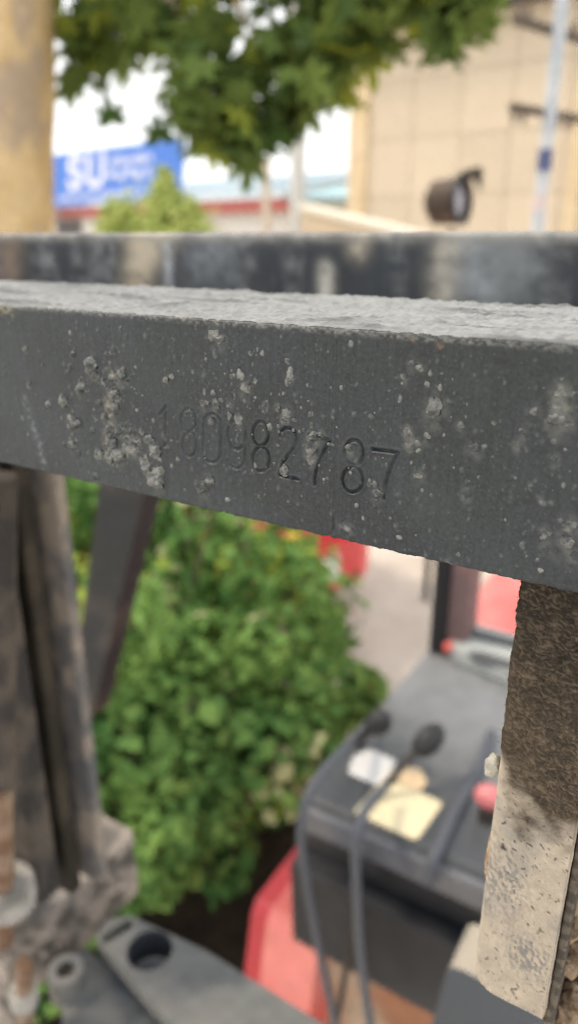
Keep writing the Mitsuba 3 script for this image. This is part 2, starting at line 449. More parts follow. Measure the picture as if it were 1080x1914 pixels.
for x, y, r_, asp in BLOBS:                     # dusty splash marks round the lumps
    if r_ < 5.5:
        continue
    c_ = face(x, y)
    R_h = r_ * PXM * 2.3
    i0, i1 = np.searchsorted(us, [c_[0] - R_h, c_[0] + R_h])
    js = np.nonzero(np.abs(Z[:n_front, 0] - c_[1] + .3 * R_h) < 1.4 * R_h)[0]
    if i1 <= i0 or not len(js):
        continue
    s_ = np.ix_(js, np.arange(i0, i1))
    dd = np.hypot(U[s_] - c_[0], (Z[s_] - c_[1] + .25 * R_h) * .75) / R_h
    k = np.clip(1 - dd, 0, 1) * np.clip((rf(P[s_], 650, 4, int(x) % 7) - .36) * 3.0, 0, 1) * .75
    C[s_] = C[s_] * (1 - k[..., None]) + k[..., None] * np.array([.125, .132, .128])
C = np.clip(C, .01, .6)
f = grid_faces(len(prof), len(us), True)
vcol('mat_bar_paint', .50, .45)
bar = part(mast, 'cross_bar', tm(W(verts.reshape(-1, 3)), f[:, ::-1]), 'mat_bar_paint', smooth=True, color=C.reshape(-1, 3), label='front cross bar of dark grey sawn steel stamped 180982787')
for ue in (-0.62, 0.30):
    part(mast, 'end_plate', truck(box((ue - .012, V0 - .004, ZB - .01), (ue + .012, V0 + DEPTH + .004, ZT + .01), .002)), 'mat_bar_plain')
dirty('mat_bar_plain', (.05, .055, .06), (.12, .115, .105), 60, .45, .65)

# mortar stuck to the face: each lump a sub-part
def mortar_col(p, n, uv):
    w = fbm(p.x * 700, p.y * 700, p.z * 700, 3)
    k = noise(p.x * 180, p.y * 180, p.z * 180)
    return mix((.048, .055, .058), (.185, .19, .182), smoothstep(.34, .78, w * .75 + k * .3))


scene['mat_mortar'] = two({'type': 'principled', 'base_color': mikit.proc(mortar_col), 'roughness': .8, 'specular': .35})
for k, (x, y, r, asp) in enumerate(BLOBS):
    c = face(x, y)
    # scale at this place of the bar: photo pixels to metres
    s = np.linalg.norm(face(x + 1, y) - c) * .5 + np.linalg.norm(face(x, y + 1) - c) * .5
    rr = r * s * .92
    m = lump(rr * 1.08, .75 if r > 6 else .85, k, 4 if r > 6 else 3, .5, asp)
    m.vertices = W(np.array(m.vertices) + [c[0], V0 + rr * .06, c[1]])
    part(bar, 'mortar_lump', m, 'mat_mortar', smooth=True)
sm = []
for k in range(560):
    dense = k < 330
    if dense:
        q = rng.integers(0, 5)
        cx, cy, sx, sy = [(150, 740, 55, 60), (215, 770, 28, 80), (260, 830, 50, 45), (430, 740, 70, 55), (560, 790, 90, 60)][q]
        x, y = rng.normal(cx, sx), rng.normal(cy, sy)
    else:
        x, y = rng.uniform(0, 1080), rng.uniform(600, 1090)
    c = face(x, y)
    if not (ZB + .002 < c[1] < ZT - .002):
        continue
    r = PXM * np.exp(rng.normal(math.log(2.1), .4))
    m = lump(r, .75, k, 1, .3, rng.uniform(.8, 1.7))
    m.vertices = W(np.array(m.vertices) + [c[0], V0, c[1]])
    sm.append(m)
part(bar, 'mortar_splash', trimesh.util.concatenate(sm), 'mat_mortar', smooth=True, stuff=True)

# cement dust lying on the bar's top
ud = np.concatenate([np.linspace(-.61, UF0 - .06, 60), np.arange(UF0 - .058, .0, .00035), np.linspace(.003, .29, 40)])
vd = np.arange(V0 + .0003, V0 + DEPTH - .001, .00035)
Ud, Vd = np.meshgrid(ud, vd)
Pd = np.stack([Ud, Vd, Ud * 0], -1)
hd = .0007 * rf(Pd, 140, 5, 3) + .0009 * np.clip(meshkit.noise(Pd * 520, 41) - .45, 0, 1) + .0005 * rf(Pd, 1500, 2, 5)
hd += .0006 * np.clip(meshkit.noise(Pd * [45, 150, 1], 43) - .55, 0, 1)
hd += .0012 * np.clip(meshkit.fbm(Pd * [70, 90, 1], 3, 49) - .52, 0, 1) * np.clip((Vd - V0 - .035) / .03, 0, 1)
rim = np.clip(np.minimum(Vd - V0, V0 + DEPTH - Vd) / .0016, 0, 1)
rim = rim * (.45 + .55 * np.clip(meshkit.noise(Pd * [900, 300, 1], 44) * 2.2 - .5, 0, 1)) if False else rim
Zd = ZT - .0003 + hd * rim * (.75 + .5 * meshkit.noise(Pd * [700, 500, 1], 45))
Cd = np.array([.225, .232, .230]) * (.60 + .45 * rf(Pd, 200, 4, 2) + .45 * rf(Pd, 1500, 2, 4))[..., None]
Cd *= (1 - .5 * np.clip((meshkit.fbm(Pd * [40, 130, 1], 3, 48) - .55) * 4, 0, 1))[..., None]
vcol('mat_dust', .95, .15)
part(bar, 'dust_layer', tm(W(np.stack([Ud, Vd, Zd], -1).reshape(-1, 3)), grid_faces(len(vd), len(ud))), 'mat_dust', smooth=True, color=Cd.reshape(-1, 3), label='pale grey cement dust caked on top of the front cross bar')

# ------------------------------------------------------------------ rear cross bar
VB = V0 + DEPTH + .040
ub = np.arange(-.62, .31, .0011)
zb = np.concatenate([np.linspace(.0012, -.075, 70)])
profb = [(VB + .03, .0005), (VB + .003, .0012), (VB + .0012, .0008)] + [(VB, z - .001) for z in zb] + [(VB + .03, -.076)]
profb = np.array(profb)
Ub, Vb = np.meshgrid(ub, profb[:, 0])
_, Zb = np.meshgrid(ub, profb[:, 1])
Pb = np.stack([Ub, Vb, Zb], -1)
run = meshkit.fbm(np.stack([Ub * 75, Ub * 0, Zb * 14], -1), 4, 51)
blot = meshkit.fbm(Pb * 70, 4, 52)
cb = np.array([.028, .034, .042]) * (.8 + .4 * blot)[..., None]
k = np.clip((run - .44) * 4.0, 0, 1) * np.clip((meshkit.fbm(Pb * 200, 3, 53) - .3) * 2.2, 0, 1)
cb = cb * (1 - .75 * k[..., None]) + .75 * k[..., None] * np.array([.21, .225, .235])


def smear_b(pts, w, col, amt, seed):
    global cb
    q = PV(np.array(pts, float)[:, 0], np.array(pts, float)[:, 1], VB)
    d = dist_poly(Ub, Zb, q[:, [0, 2]], w * 2.2)
    kk = np.where(d < w * 2.2, np.exp(-(d / w) ** 2), 0) * np.clip(amt * (.2 + 1.5 * meshkit.fbm(Pb * 260, 3, seed)), 0, 1)
    cb = cb * (1 - kk[..., None]) + kk[..., None] * np.array(col)


smear_b([(265, 445), (258, 520)], .008, (.42, .37, .28), .95, 54)
smear_b([(300, 440), (275, 470), (285, 445)], .007, (.42, .38, .3), .9, 55)
smear_b([(313, 460), (314, 540)], .0025, (.32, .35, .38), .8, 56)
smear_b([(608, 505), (608, 560)], .0032, (.42, .42, .38), 1.0, 57)
smear_b([(850, 440), (835, 480), (830, 540)], .0055, (.38, .36, .31), .8, 58)
smear_b([(672, 450), (668, 465)], .004, (.36, .33, .27), .8, 59)
smear_b([(900, 450), (895, 560)], .009, (.28, .31, .34), .6, 60)
smear_b([(18, 450), (15, 530)], .009, (.17, .13, .10), .9, 61)
smear_b([(940, 450), (960, 520)], .010, (.17, .19, .2), .6, 62)
smear_b([(400, 455), (390, 480)], .012, (.22, .25, .28), .5, 63)
smear_b([(0, 441), (400, 441), (1080, 440)], .0022, (.30, .29, .27), .6, 65)
vcol('mat_back_bar', .6, .35)
fb = grid_faces(len(profb), len(ub))
bb = part(mast, 'cross_bar', tm(W(np.stack([Ub, Vb - .0004 * (blot - .5) * 2, Zb], -1).reshape(-1, 3)), fb[:, ::-1]), 'mat_back_bar', smooth=True, color=np.clip(cb, 0, .6).reshape(-1, 3), label='rear cross bar, near black paint with pale drips and mortar stains')
part(bb, 'core', truck(box((-.62, VB + .004, -.0755), (.30, VB + .030, -.0005), .001)), 'mat_bar_plain')

# ------------------------------------------------------------------ right rail below the bar: grease above, pale dust below
VR = V0 + .007
zr0, zr1 = ZB + .002, None
ul = PV(985, 1112, VR)[0]
ub_l = PV(890, 1800, VR)
zbot = PV(950, 1873, VR)[2]
ur = PV(1041, 1745, VR)[0]
ul = PV(931, 1425, VR)[0]
step = .00022
rfl = .0016
# across: side face (from the back), fillet, face
q = [(ul, VR + rfl + s, -1, 0) for s in np.linspace(.030, .0004, 30)]
for a in np.linspace(0, 90, 8):
    c, s = math.cos(math.radians(a)), math.sin(math.radians(a))
    q.append((ul + rfl - rfl * c, VR + rfl - rfl * s, -c, -s))
q += [(u, VR, 0, -1) for u in np.arange(ul + rfl + step, ur, step)]
q += [(ur, VR + .0006, 1, 0), (ur, VR + .03, 1, 0)]
q = np.array(q)
nrow = int((zr0 - zbot) / step)
tt = np.linspace(0, 1, nrow)
zb_u = zbot + .0065 * (1 - np.sqrt(np.clip(1 - np.clip((ul + .0065 - q[:, 0]) / .0065, 0, 1) ** 2, 0, 1)))
Zr = zr0 + tt[:, None] * (zb_u[None] - zr0)
Ur, Vr = np.broadcast_to(q[:, 0], Zr.shape), np.broadcast_to(q[:, 1], Zr.shape)
Pr = np.stack([Ur, Vr, Zr], -1)
# where grease ends: photo boundary from (905,1350) over (945,1500), (1000,1560), (1075,1610)
bx = PV(np.array([900, 925, 950, 985, 1030, 1075]), np.array([1120, 1380, 1480, 1530, 1570, 1630]), VR)
zline = np.interp(Ur, bx[:, 0], bx[:, 2])
nn = rf(Pr, 130, 5, 7)
grease = np.clip((Zr - zline) / .014 + (nn - .5) * 2.4 + .3, 0, 1)
grease = grease * grease * (3 - 2 * grease)
warp = .0010 * np.stack([rf(Pr, 420, 2, 3) - .5, 0 * Zr, rf(Pr, 420, 2, 5) - .5], -1) * 2
fz = .6 * rf(Pr + warp, [1500, 1500, 2100], 3, 1) + .4 * rf(Pr + warp * 1.5, [500, 500, 760], 3, 2)
fz = np.clip((fz - .5) * 2.1 + .5, 0, 1)
fz2 = rf(Pr, 2700, 2, 6)
clump = np.clip((rf(Pr + warp, 260, 4, 4) - .5) * 2 + .5, 0, 1)
wob = .0012 * np.stack([meshkit.noise(Pr * 700, 84), Pr[..., 0] * 0, meshkit.noise(Pr * 700, 85)], -1)
pit = np.clip((rf(Pr + wob, 1300, 2, 12) - .715) * 9, 0, 1) + np.clip((rf(Pr + wob * 2, 700, 2, 13) - .75) * 11, 0, 1)
hr = grease * (.0005 * (clump - .4) + .0006 * (fz - .5) + .00035 * fz2) + (1 - grease) * (.00030 * (meshkit.fbm(Pr * 300, 3, 76) - .5) - .00025 * np.clip(pit, 0, 1) + .00008 * fz2)
hr += .0003 * (meshkit.fbm(Pr * [60, 60, 110], 3, 77) - .5)
nu = q[:, 2][None]
nvr = q[:, 3][None]
vr = np.stack([Ur + nu * hr, Vr + nvr * hr, Zr], -1)
tan = np.array([.36, .315, .255])
c_l = tan * (.62 + .5 * rf(Pr, 420, 4, 8) + .30 * rf(Pr, 2200, 2, 9))[..., None]
scuff = np.clip((rf(Pr, [160, 160, 120], 5, 10) - .50) * 5, 0, 1)[..., None] * .45
c_l = c_l * (1 - scuff) + scuff * np.array([.19, .19, .185])
bl = PV(np.array([935, 985]), np.array([1640, 1790]), VR)
gr1 = np.exp(-((Ur - bl[0, 0]) / .006) ** 2 - ((Zr - bl[0, 2]) / .011) ** 2) + 1.2 * np.exp(-((Ur - bl[1, 0]) / .005) ** 2 - ((Zr - bl[1, 2]) / .006) ** 2)
kk = np.clip(gr1 * 1.2 * np.clip((rf(Pr, [1500, 1, 1000], 3, 11) - .42) * 4, 0, 1), 0, .75)[..., None]
c_l = c_l * (1 - kk) + kk * np.array([.13, .135, .14])
c_l = c_l * (1 - .75 * np.clip(pit, 0, 1)[..., None])
mid = np.clip(1 - np.abs(Zr - zline - .012) / .03, 0, 1) * meshkit.fbm(Pr * 120, 3, 80)
c_g = np.array([.034, .028, .021]) * (.4 + 1.3 * fz)[..., None]
th = np.clip((fz - .48) * 2.2, 0, 1) * (.45 + .9 * meshkit.fbm(Pr * 110 + 3, 3, 81)) + .6 * mid
c_g = c_g * (1 - .55 * np.clip(th, 0, 1)[..., None]) + .55 * np.clip(th, 0, 1)[..., None] * np.array([.165, .125, .088])
shade_top = 1.0
cr = c_g * grease[..., None] + c_l * (1 - grease[..., None])
vcol('mat_rail', .9, .2)
rail = part(mast, 'rail', tm(W(vr.reshape(-1, 3)), grid_faces(nrow, len(q))[:, ::-1]), 'mat_rail', smooth=True, color=np.clip(cr, .008, .6).reshape(-1, 3), label='right mast rail, furry brown grease above and pale cement dust below')
part(rail, 'core', truck(box((ul + .002, VR + .0035, zbot + .001), (ur - .001, VR + .030, zr0), .001)), 'mat_grease')
solid('mat_grease', (.03, .025, .02), .8)
# strands of dusty fluff on the grease
st = []
for k in range(1700):
    i, j = rng.integers(0, nrow), rng.integers(28, len(q) - 3)
    if grease[i, j] < .6:
        continue
    p0 = vr[i, j]
    n = np.array([q[j, 2], q[j, 3], 0])
    L = np.exp(rng.normal(math.log(.0011), .45))
    dirn = np.array([1, 0, .2]) * rng.normal(0, .8) + np.array([0, 0, 1]) * rng.normal(0, .7) + n * rng.uniform(.1, .7)
    dirn /= np.linalg.norm(dirn)
    pts = np.array([p0, p0 + dirn * L * .5 + n * L * .12, p0 + dirn * L])
    st.append(tube(pts, [.00003, .000025, .00001], 3))
solid('mat_fluff', (.10, .078, .055), .9)
part(rail, 'fluff', truck(trimesh.util.concatenate(st)), 'mat_fluff', stuff=True)
# mortar bit on the rail's left edge, and a scab lower down
m = lump(.0018, 1.0, 301, 3, .3, 1.7); c = PV(921, 1430, VR + .003)
m.vertices = W(np.array(m.vertices) + c)
part(rail, 'mortar_lump', m, 'mat_pale_mortar', smooth=True)
dirty('mat_pale_mortar', (.30, .29, .25), (.40, .385, .33), 400)
m = lump(.0009, 1.2, 302, 3, .2, 8.0); c = PV(914, 1600, VR + .002)
m.vertices = W(np.array(m.vertices) + c)
dirty('mat_scab', (.20, .11, .06), (.36, .27, .18), 500)
part(rail, 'rust_scab', m, 'mat_scab', smooth=True)
# dark web beside the rail's face, and crusted clods in the groove
web = box((ur + .0002, VR + .0035, zbot - .10), (ur + .0022, VR + .05, zr0), .0005)
part(mast, 'rail_web', truck(web), 'mat_web')
dirty('mat_web', (.05, .045, .038), (.12, .10, .08), 500)
part(mast, 'rail_back', truck(box((ur + .0026, VR + .030, zbot - .10), (ur + .06, VR + .034, zr0), .0005)), 'mat_grease')
dirty('mat_clod', (.10, .07, .045), (.27, .20, .14), 260, .35, .65, .95, .15, bump=.001)
for k, (x, y, r, asp) in enumerate([(1072, 1700, 30, 1.9), (1065, 1790, 26, 1.2), (1066, 1880, 30, 1.6), (1034, 1890, 17, 2.2), (1078, 1620, 24, 1.5)]):
    c = PV(x, y, VR + .012)
    m = lump(r * .21 / FPX, .9, 400 + k, 4, .4, asp)
    m.vertices = W(np.array(m.vertices) + c)
    part(mast, 'grease_clod', m, 'mat_clod', smooth=True)

# ------------------------------------------------------------------ left side of the mast, out of focus
dirty('mat_brown', (.030, .029, .028), (.082, .070, .058), 45, .40, .66, .8, .3, 1.6)
dirty('mat_darkbrown', (.020, .018, .013), (.045, .037, .027), 30, .42, .66, .8, .3, 1.2, 4.0)
dirty('mat_grey_edge', (.085, .087, .094), (.225, .195, .165), 55, .36, .66, .7, .35, 1.6, 9.0)
dirty('mat_dusty', (.085, .08, .073), (.29, .255, .225), 45, .36, .62, .9, .2, 1, 2.0, bump=.004)
dirty('mat_steel_dark', (.055, .062, .072), (.13, .13, .125), 16, .42, .65, .6, .45, 1, 6.0)
dirty('mat_plate_top', (.10, .104, .104), (.19, .182, .165), 18, .40, .62, .75, .35, 1, 8.0)
dirty('mat_rust', (.14, .085, .055), (.22, .16, .115), 60, .38, .62, .85, .2)
dirty('mat_nut', (.13, .128, .118), (.31, .30, .28), 45, .34, .6, .6, .5)
VL = .315
zc = PV(150, 895, VL)[2] + .012
zlow = PV(150, 1550, VL)[2] - .05
def vert(x0, x1, y, v0, dep, z0, z1, name, mat, label=None, parent=mast, r=.003):
    a, b = PV(x0, y, v0)[0], PV(x1, y, v0)[0]
    m = prism([(a, v0), (b, v0), (b, v0 + dep), (a, v0 + dep)], z1, z0, 'z', r)
    return part(parent, name, truck(m), mat, label=label, smooth=30)
vert(84, 150, 1300, VL, .010, zc, zlow, 'rail', 'mat_grey_edge', 'left mast rail edge, bluish grey with tan patches')
vert(18, 84, 1300, VL - .02, .012, zc, zlow, 'channel', 'mat_darkbrown', 'dark brown greasy inside of the left channel')
vert(-160, 18, 1300, VL - .05, .02, zc, zlow + .02, 'rail_flange', 'mat_brown', 'rust brown flange at the far left')
part(mast, 'rod', truck(tube([PV(8, 890, VL - .07), PV(10, 1640, VL - .07)], .007, 20)), 'mat_brown', smooth=40)
part(mast, 'threaded_rod', truck(tube([PV(8, 1500, VL - .075) + [0, 0, .01], PV(8, 1760, VL - .075)], [.0072, .0072], 20)), 'mat_rust', smooth=40)
dirty('mat_brace', (.016, .018, .021), (.045, .04, .036), 14, .42, .65, .6, .4, 1, 3.0)
# the leaning dark brace
vbr = .62
p = [PV(x, y, vbr) for x, y in ((190, 880), (276, 895), (172, 1340), (130, 1345))]
part(mast, 'brace', truck(prism([(a[0], a[2]) for a in p], vbr, vbr + .035, 'v', .002)), 'mat_brace', label='dark leaning brace bar beside the left rail', smooth=30)
# anchor block
zbk = PV(253, 1556, .40)[2]
cr_ = PV(253, 1556, .40)
pts = [(cr_[0], .40), (cr_[0] - .085, .40), (cr_[0] - .085, .262), (cr_[0] - .02, .262), (cr_[0], .285)]
blk = prism(pts, zbk - .072, zbk, 'z', .005, sub=.006)
blk = rough_up(blk, .0013, 110, 5)
blkk = part(mast, 'anchor_block', truck(blk), 'mat_dusty', smooth=60, label='mortar crusted anchor block at the foot of the left rail')
for k in range(34):
    x, y = rng.uniform(70, 240), 0
    y = 1745 - (x - 70) * .62 + rng.uniform(-20, 60)
    m = lump(rng.uniform(.0012, .0032), .9, 500 + k, 2, .4)
    c = PZ(x, y, zbk - .01 - .03 * rng.random())
    m.vertices = W(np.array(m.vertices) + c)
    part(blkk, 'mortar_lump', m, 'mat_dusty', smooth=True)
def hexnut(c, r, h, mat, tilt=0.0):
    m = trimesh.creation.cylinder(radius=r, height=h, sections=6)
    ring = trimesh.creation.cylinder(radius=r * .93, height=h * 1.12, sections=28)
    m = trimesh.util.concatenate([m, ring])
    m.vertices = np.array(m.vertices) + c
    return truck(m)
part(mast, 'hex_nut', hexnut(PV(15, 1668, VL - .07), .020, .022, 'mat_nut'), 'mat_nut')
part(mast, 'hex_nut', hexnut(PV(45, 1862, .235), .0105, .016, 'mat_nut'), 'mat_nut', label='pale dusty hexagon nut under the anchor block')
part(mast, 'threaded_rod', truck(tube([PV(46, 1800, .235), PV(48, 1960, .235)], .0062, 20)), 'mat_rust', smooth=40)
vert(-60, 8, 1800, VL - .06, .02, zbk - .03, zbk - .25, 'guide_strip', 'mat_dusty', 'pale dusty strip at the lower left edge')
# lower cross member with its hole and slot
zp = PT(280, 1775, .62)[2]
out = [(178, 1752), (205, 1718), (243, 1711), (384, 1776), (690, 1968), (560, 2010), (330, 1930)]
o = PZ(np.array([p[0] for p in out]), np.array([p[1] for p in out]), zp)
hc = PZ(280, 1775, zp)
rh = np.linalg.norm(PZ(322, 1778, zp) - hc) * 1.0
hole = Point(hc[0], hc[1]).buffer(rh)
s0, s1 = PZ(200, 1752, zp), PZ(238, 1729, zp)
from shapely.geometry import LineString
slot = LineString([s0[:2], s1[:2]]).buffer(.0052)
plate = prism([(a[0], a[1]) for a in o], zp - .012, zp, 'z', .003, (hole, slot))
lm = part(mast, 'lower_plate', truck(plate), 'mat_plate_top', smooth=25, label='lower mast plate with a round hole and a slot')
ringm = trimesh.creation.annulus(rh * .99, rh * 1.02, .03)
ringm.vertices = np.array(ringm.vertices) + [hc[0], hc[1], zp - .0165]
part(lm, 'hole_wall', truck(ringm), 'mat_bore', smooth=40)
solid('mat_bore', (.03, .035, .045), .6)
part(lm, 'backing', truck(box((hc[0] - .06, hc[1] - .05, zp - .05), (hc[0] + .09, hc[1] + .03, zp - .046), .002)), 'mat_bore')
# front apron of the plate: a lower step with a chamfer and a boss
ap = [(120, 1790), (160, 1772), (345, 1925), (700, 2150), (560, 2400), (100, 2400)]
zq = zp - .020
a_ = PZ(np.array([p[0] for p in ap]), np.array([p[1] for p in ap]), zq)
part(mast, 'lower_apron', truck(prism([(a[0], a[1]) for a in a_], zq - .05, zq, 'z', .003)), 'mat_steel_dark', smooth=25)
bc = PZ(125, 1826, zq + .012)
bm = trimesh.creation.annulus(.0075, .0145, .026)
bm.vertices = np.array(bm.vertices) + [bc[0], bc[1], bc[2] - .004]
part(mast, 'boss', truck(bm), 'mat_steel_dark', smooth=30)
part(mast, 'boss_pin', truck(tube([bc + [0, 0, -.02], bc + [0, 0, .003]], .0073, 20)), 'mat_grease')
# rounded grey bracket behind the right rail's foot
vk = .46
kp = [PV(x, y, vk) for x, y in ((838, 1800), (1010, 1885), (1010, 2050), (790, 2050))]
kb = prism([(kp[0][0], kp[0][2]), (kp[1][0], kp[0][2]), (kp[1][0], kp[2][2]), (kp[3][0], kp[2][2])], vk, vk + .05, 'v', .012)
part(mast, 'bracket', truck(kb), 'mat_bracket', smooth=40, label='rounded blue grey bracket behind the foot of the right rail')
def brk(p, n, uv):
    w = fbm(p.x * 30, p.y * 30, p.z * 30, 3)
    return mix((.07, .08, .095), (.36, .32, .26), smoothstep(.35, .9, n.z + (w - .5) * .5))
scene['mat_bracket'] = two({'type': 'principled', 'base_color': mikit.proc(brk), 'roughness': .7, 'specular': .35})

# ------------------------------------------------------------------ the lift truck behind the mast
fk = thing('forklift', 'red lift truck with a dark grey dashboard cowl, seen through its own mast', 'forklift')
HC = -.60
fe = PZ(570, 1490, HC)
VF, UL = fe[1], fe[0]
far = PZ(810, 1215, HC)[1]
def cowl_top_sheen(p, n, uv):
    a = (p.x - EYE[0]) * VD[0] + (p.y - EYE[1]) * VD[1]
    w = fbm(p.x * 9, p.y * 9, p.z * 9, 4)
    d_ = smoothstep(.60, 1.0, a + (w - .5) * .30)  # paler toward the rear: sky reflection painted into the colour
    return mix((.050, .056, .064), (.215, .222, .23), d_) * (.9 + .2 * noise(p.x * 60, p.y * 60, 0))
scene['mat_cowl_top_sheen'] = two({'type': 'principled', 'base_color': mikit.proc(cowl_top_sheen), 'roughness': .42, 'specular': .5})
dirty('mat_cowl_dark', (.012, .014, .019), (.03, .03, .033), 9, .4, .65, .5, .4)
dirty('mat_cowl_lip', (.075, .083, .105), (.135, .14, .155), 9, .4, .65, .5, .45)
dirty('mat_red', (.50, .055, .05), (.56, .13, .11), 6, .4, .7, .42, .5)
dirty('mat_red_pale', (.58, .13, .12), (.64, .22, .20), 5, .35, .65, .5, .5)
z1 = PV(700, 1612, VF - .004)[2]
z2 = PV(700, 1690, VF)[2]
z3 = PV(700, 1848, VF)[2]
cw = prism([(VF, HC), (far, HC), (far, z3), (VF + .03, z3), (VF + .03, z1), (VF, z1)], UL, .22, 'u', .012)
cowl = part(fk, 'dashboard_cowl', truck(cw), 'mat_cowl_top_sheen', smooth=35, label='grey dashboard cowl with sky sheen painted toward its rear and two black lever knobs')
part(cowl, 'front_lip', truck(prism([(VF - .006, HC - .012), (VF + .02, HC - .006), (VF + .02, z1 - .004), (VF - .006, z1)], UL + .004, .22, 'u', .005)), 'mat_cowl_lip', smooth=35)
part(cowl, 'recess', truck(prism([(VF + .022, z1 - .002), (VF + .05, z1 - .002), (VF + .05, z2 - .02), (VF + .022, z2 - .02)], UL - .012, .22, 'u', .002)), 'mat_cowl_dark')
part(cowl, 'lower_panel', truck(prism([(VF - .002, z2), (VF + .06, z2 + .012), (VF + .06, z3), (VF + .004, z3)], UL - .018, .22, 'u', .004)), 'mat_cowl_lower', smooth=35)
dirty('mat_cowl_lower', (.007, .009, .014), (.022, .024, .029), 9, .4, .65, .5, .4)
def slab(pxs, z, th, r):
    o = PZ(np.array([p[0] for p in pxs]), np.array([p[1] for p in pxs]), z)
    return truck(prism([(a[0], a[1]) for a in o], z, z + th, 'z', r))
solid('mat_decal_white', (.60, .60, .60), .6)
solid('mat_decal_cream', (.68, .60, .40), .6)
solid('mat_decal_orange', (.62, .47, .30), .6)
part(cowl, 'sticker', slab([(690, 1400), (742, 1422), (712, 1472), (650, 1445), (660, 1415)], HC + .0006, .0008, .004), 'mat_decal_white', label='worn white sticker on the cowl')
part(cowl, 'sticker', slab([(738, 1462), (828, 1502), (778, 1572), (684, 1530)], HC + .0006, .0010, .005), 'mat_decal_cream', label='large cream sticker near the cowl front edge')
part(cowl, 'sticker', slab([(745, 1432), (785, 1437), (798, 1462), (785, 1482), (752, 1466), (735, 1450)], HC + .0003, .0008, .004), 'mat_decal_orange', label='small tan sticker above the cream one')
part(cowl, 'sticker', slab([(735, 1438), (746, 1446), (676, 1526), (660, 1518)], HC + .0022, .0010, .002), 'mat_decal_cream', label='narrow cream strip beside the lever')
solid('mat_rubber', (.018, .02, .022), .45)
solid('mat_hose', (.075, .083, .102), .5)
solid('mat_hose_dark', (.035, .03, .028), .6)
for (kx, ky), (bx_, by_), lab in (((706, 1352), (668, 1392), 'left lever'), ((800, 1384), (690, 1502), 'right lever')):
    kpnt = PZ(kx, ky, HC + .055)
    bpnt = PZ(bx_, by_, HC - .002)
    lv = part(fk, 'lever', truck(tube([bpnt, bpnt * .3 + kpnt * .7 + [0, 0, .004], kpnt], .0045, 12)), 'mat_hose_dark', smooth=40, label=f'dark {lab} rod leaning over the cowl')
    km = trimesh.creation.icosphere(subdivisions=3, radius=.0150)
    ax_ = (kpnt - bpnt) / np.linalg.norm(kpnt - bpnt)
    kv = np.array(km.vertices)
    km.vertices = kv + ax_ * ((kv @ ax_) * .55)[:, None] + kpnt
    part(lv, 'knob', truck(km), 'mat_rubber', smooth=True)
def hose(pts, rad, mat, label):
    P_ = np.array([PV(x, y, v) for x, y, v in pts])
    part(fk, 'hose', truck(tube(spline(P_, 10), rad, 14)), mat, smooth=40, label=label)
hose([(690, 1352, .72), (640, 1402, .63), (600, 1446, .575), (572, 1496, .545), (562, 1560, .535), (572, 1640, .54), (588, 1730, .54), (604, 1810, .54), (632, 1940, .54)], .0048, 'mat_hose', 'grey hose along the left edge of the cowl')
hose([(720, 1470, .62), (690, 1502, .575), (672, 1540, .55), (664, 1590, .54), (667, 1680, .54), (672, 1770, .54), (683, 1860, .54), (700, 1960, .54)], .0052, 'mat_hose', 'grey hose hanging in front of the cowl')
hose([(668, 1600, .56), (664, 1690, .56), (650, 1790, .56), (636, 1870, .56), (620, 1960, .56)], .0038, 'mat_hose_dark', 'thin dark hose between the two grey ones')
P_ = [PZ(918, 1370, HC + .006), PZ(898, 1425, HC + .006), PZ(850, 1520, HC + .006), PZ(812, 1600, HC + .002), PV(800, 1650, VF - .012)]
part(fk, 'hose', truck(tube(spline(P_, 10), .0065, 14)), 'mat_hose', smooth=40, label='grey hose lying across the right of the cowl')
# red knob on the cowl beside the rail
rk = PZ(914, 1490, HC + .03)
m = trimesh.creation.icosphere(subdivisions=3, radius=.0165); m.vertices = np.array(m.vertices) * [1, .8, .85] + rk
kk_ = part(fk, 'brake_knob', truck(m), 'mat_knob_red', smooth=True, label='shiny pinkish red knob beside the right rail')
m = trimesh.creation.icosphere(subdivisions=3, radius=.013); m.vertices = np.array(m.vertices) * [1, .9, 1] + rk + [.002, -.002, -.020]
part(kk_, 'collar', m, 'mat_knob_dark', smooth=True) if False else None
m = tube([rk + [.0, 0, -.06], rk], .010, 14)
part(kk_, 'stem', truck(m), 'mat_hose_dark', smooth=40)
scene['mat_knob_red'] = two({'type': 'principled', 'base_color': {'type': 'rgb', 'value': [.55, .16, .17]}, 'roughness': .25, 'specular': .6, 'clearcoat': .6})
# overhead guard post at the cowl's far left corner
gp = PZ(800, 1212, HC)
gw = np.linalg.norm(PZ(850, 1216, HC) - gp)
post = part(fk, 'guard_post', truck(prism([(gp[0], gp[1]), (gp[0] + .024, gp[1] - .004), (gp[0] + .024, gp[1] + .06), (gp[0], gp[1] + .06)], HC - .01, -.16, 'z', .003)), 'mat_black', smooth=30, label='short black post standing at the far corner of the cowl')
part(post, 'side_strip', truck(box((gp[0] + .0245, gp[1] + .004, HC - .01), (gp[0] + .056, gp[1] + .055, -.163), .002)), 'mat_strip')
solid('mat_black', (.012, .013, .015), .6, .25)
dirty('mat_strip', (.13, .085, .085), (.22, .13, .125), 12)
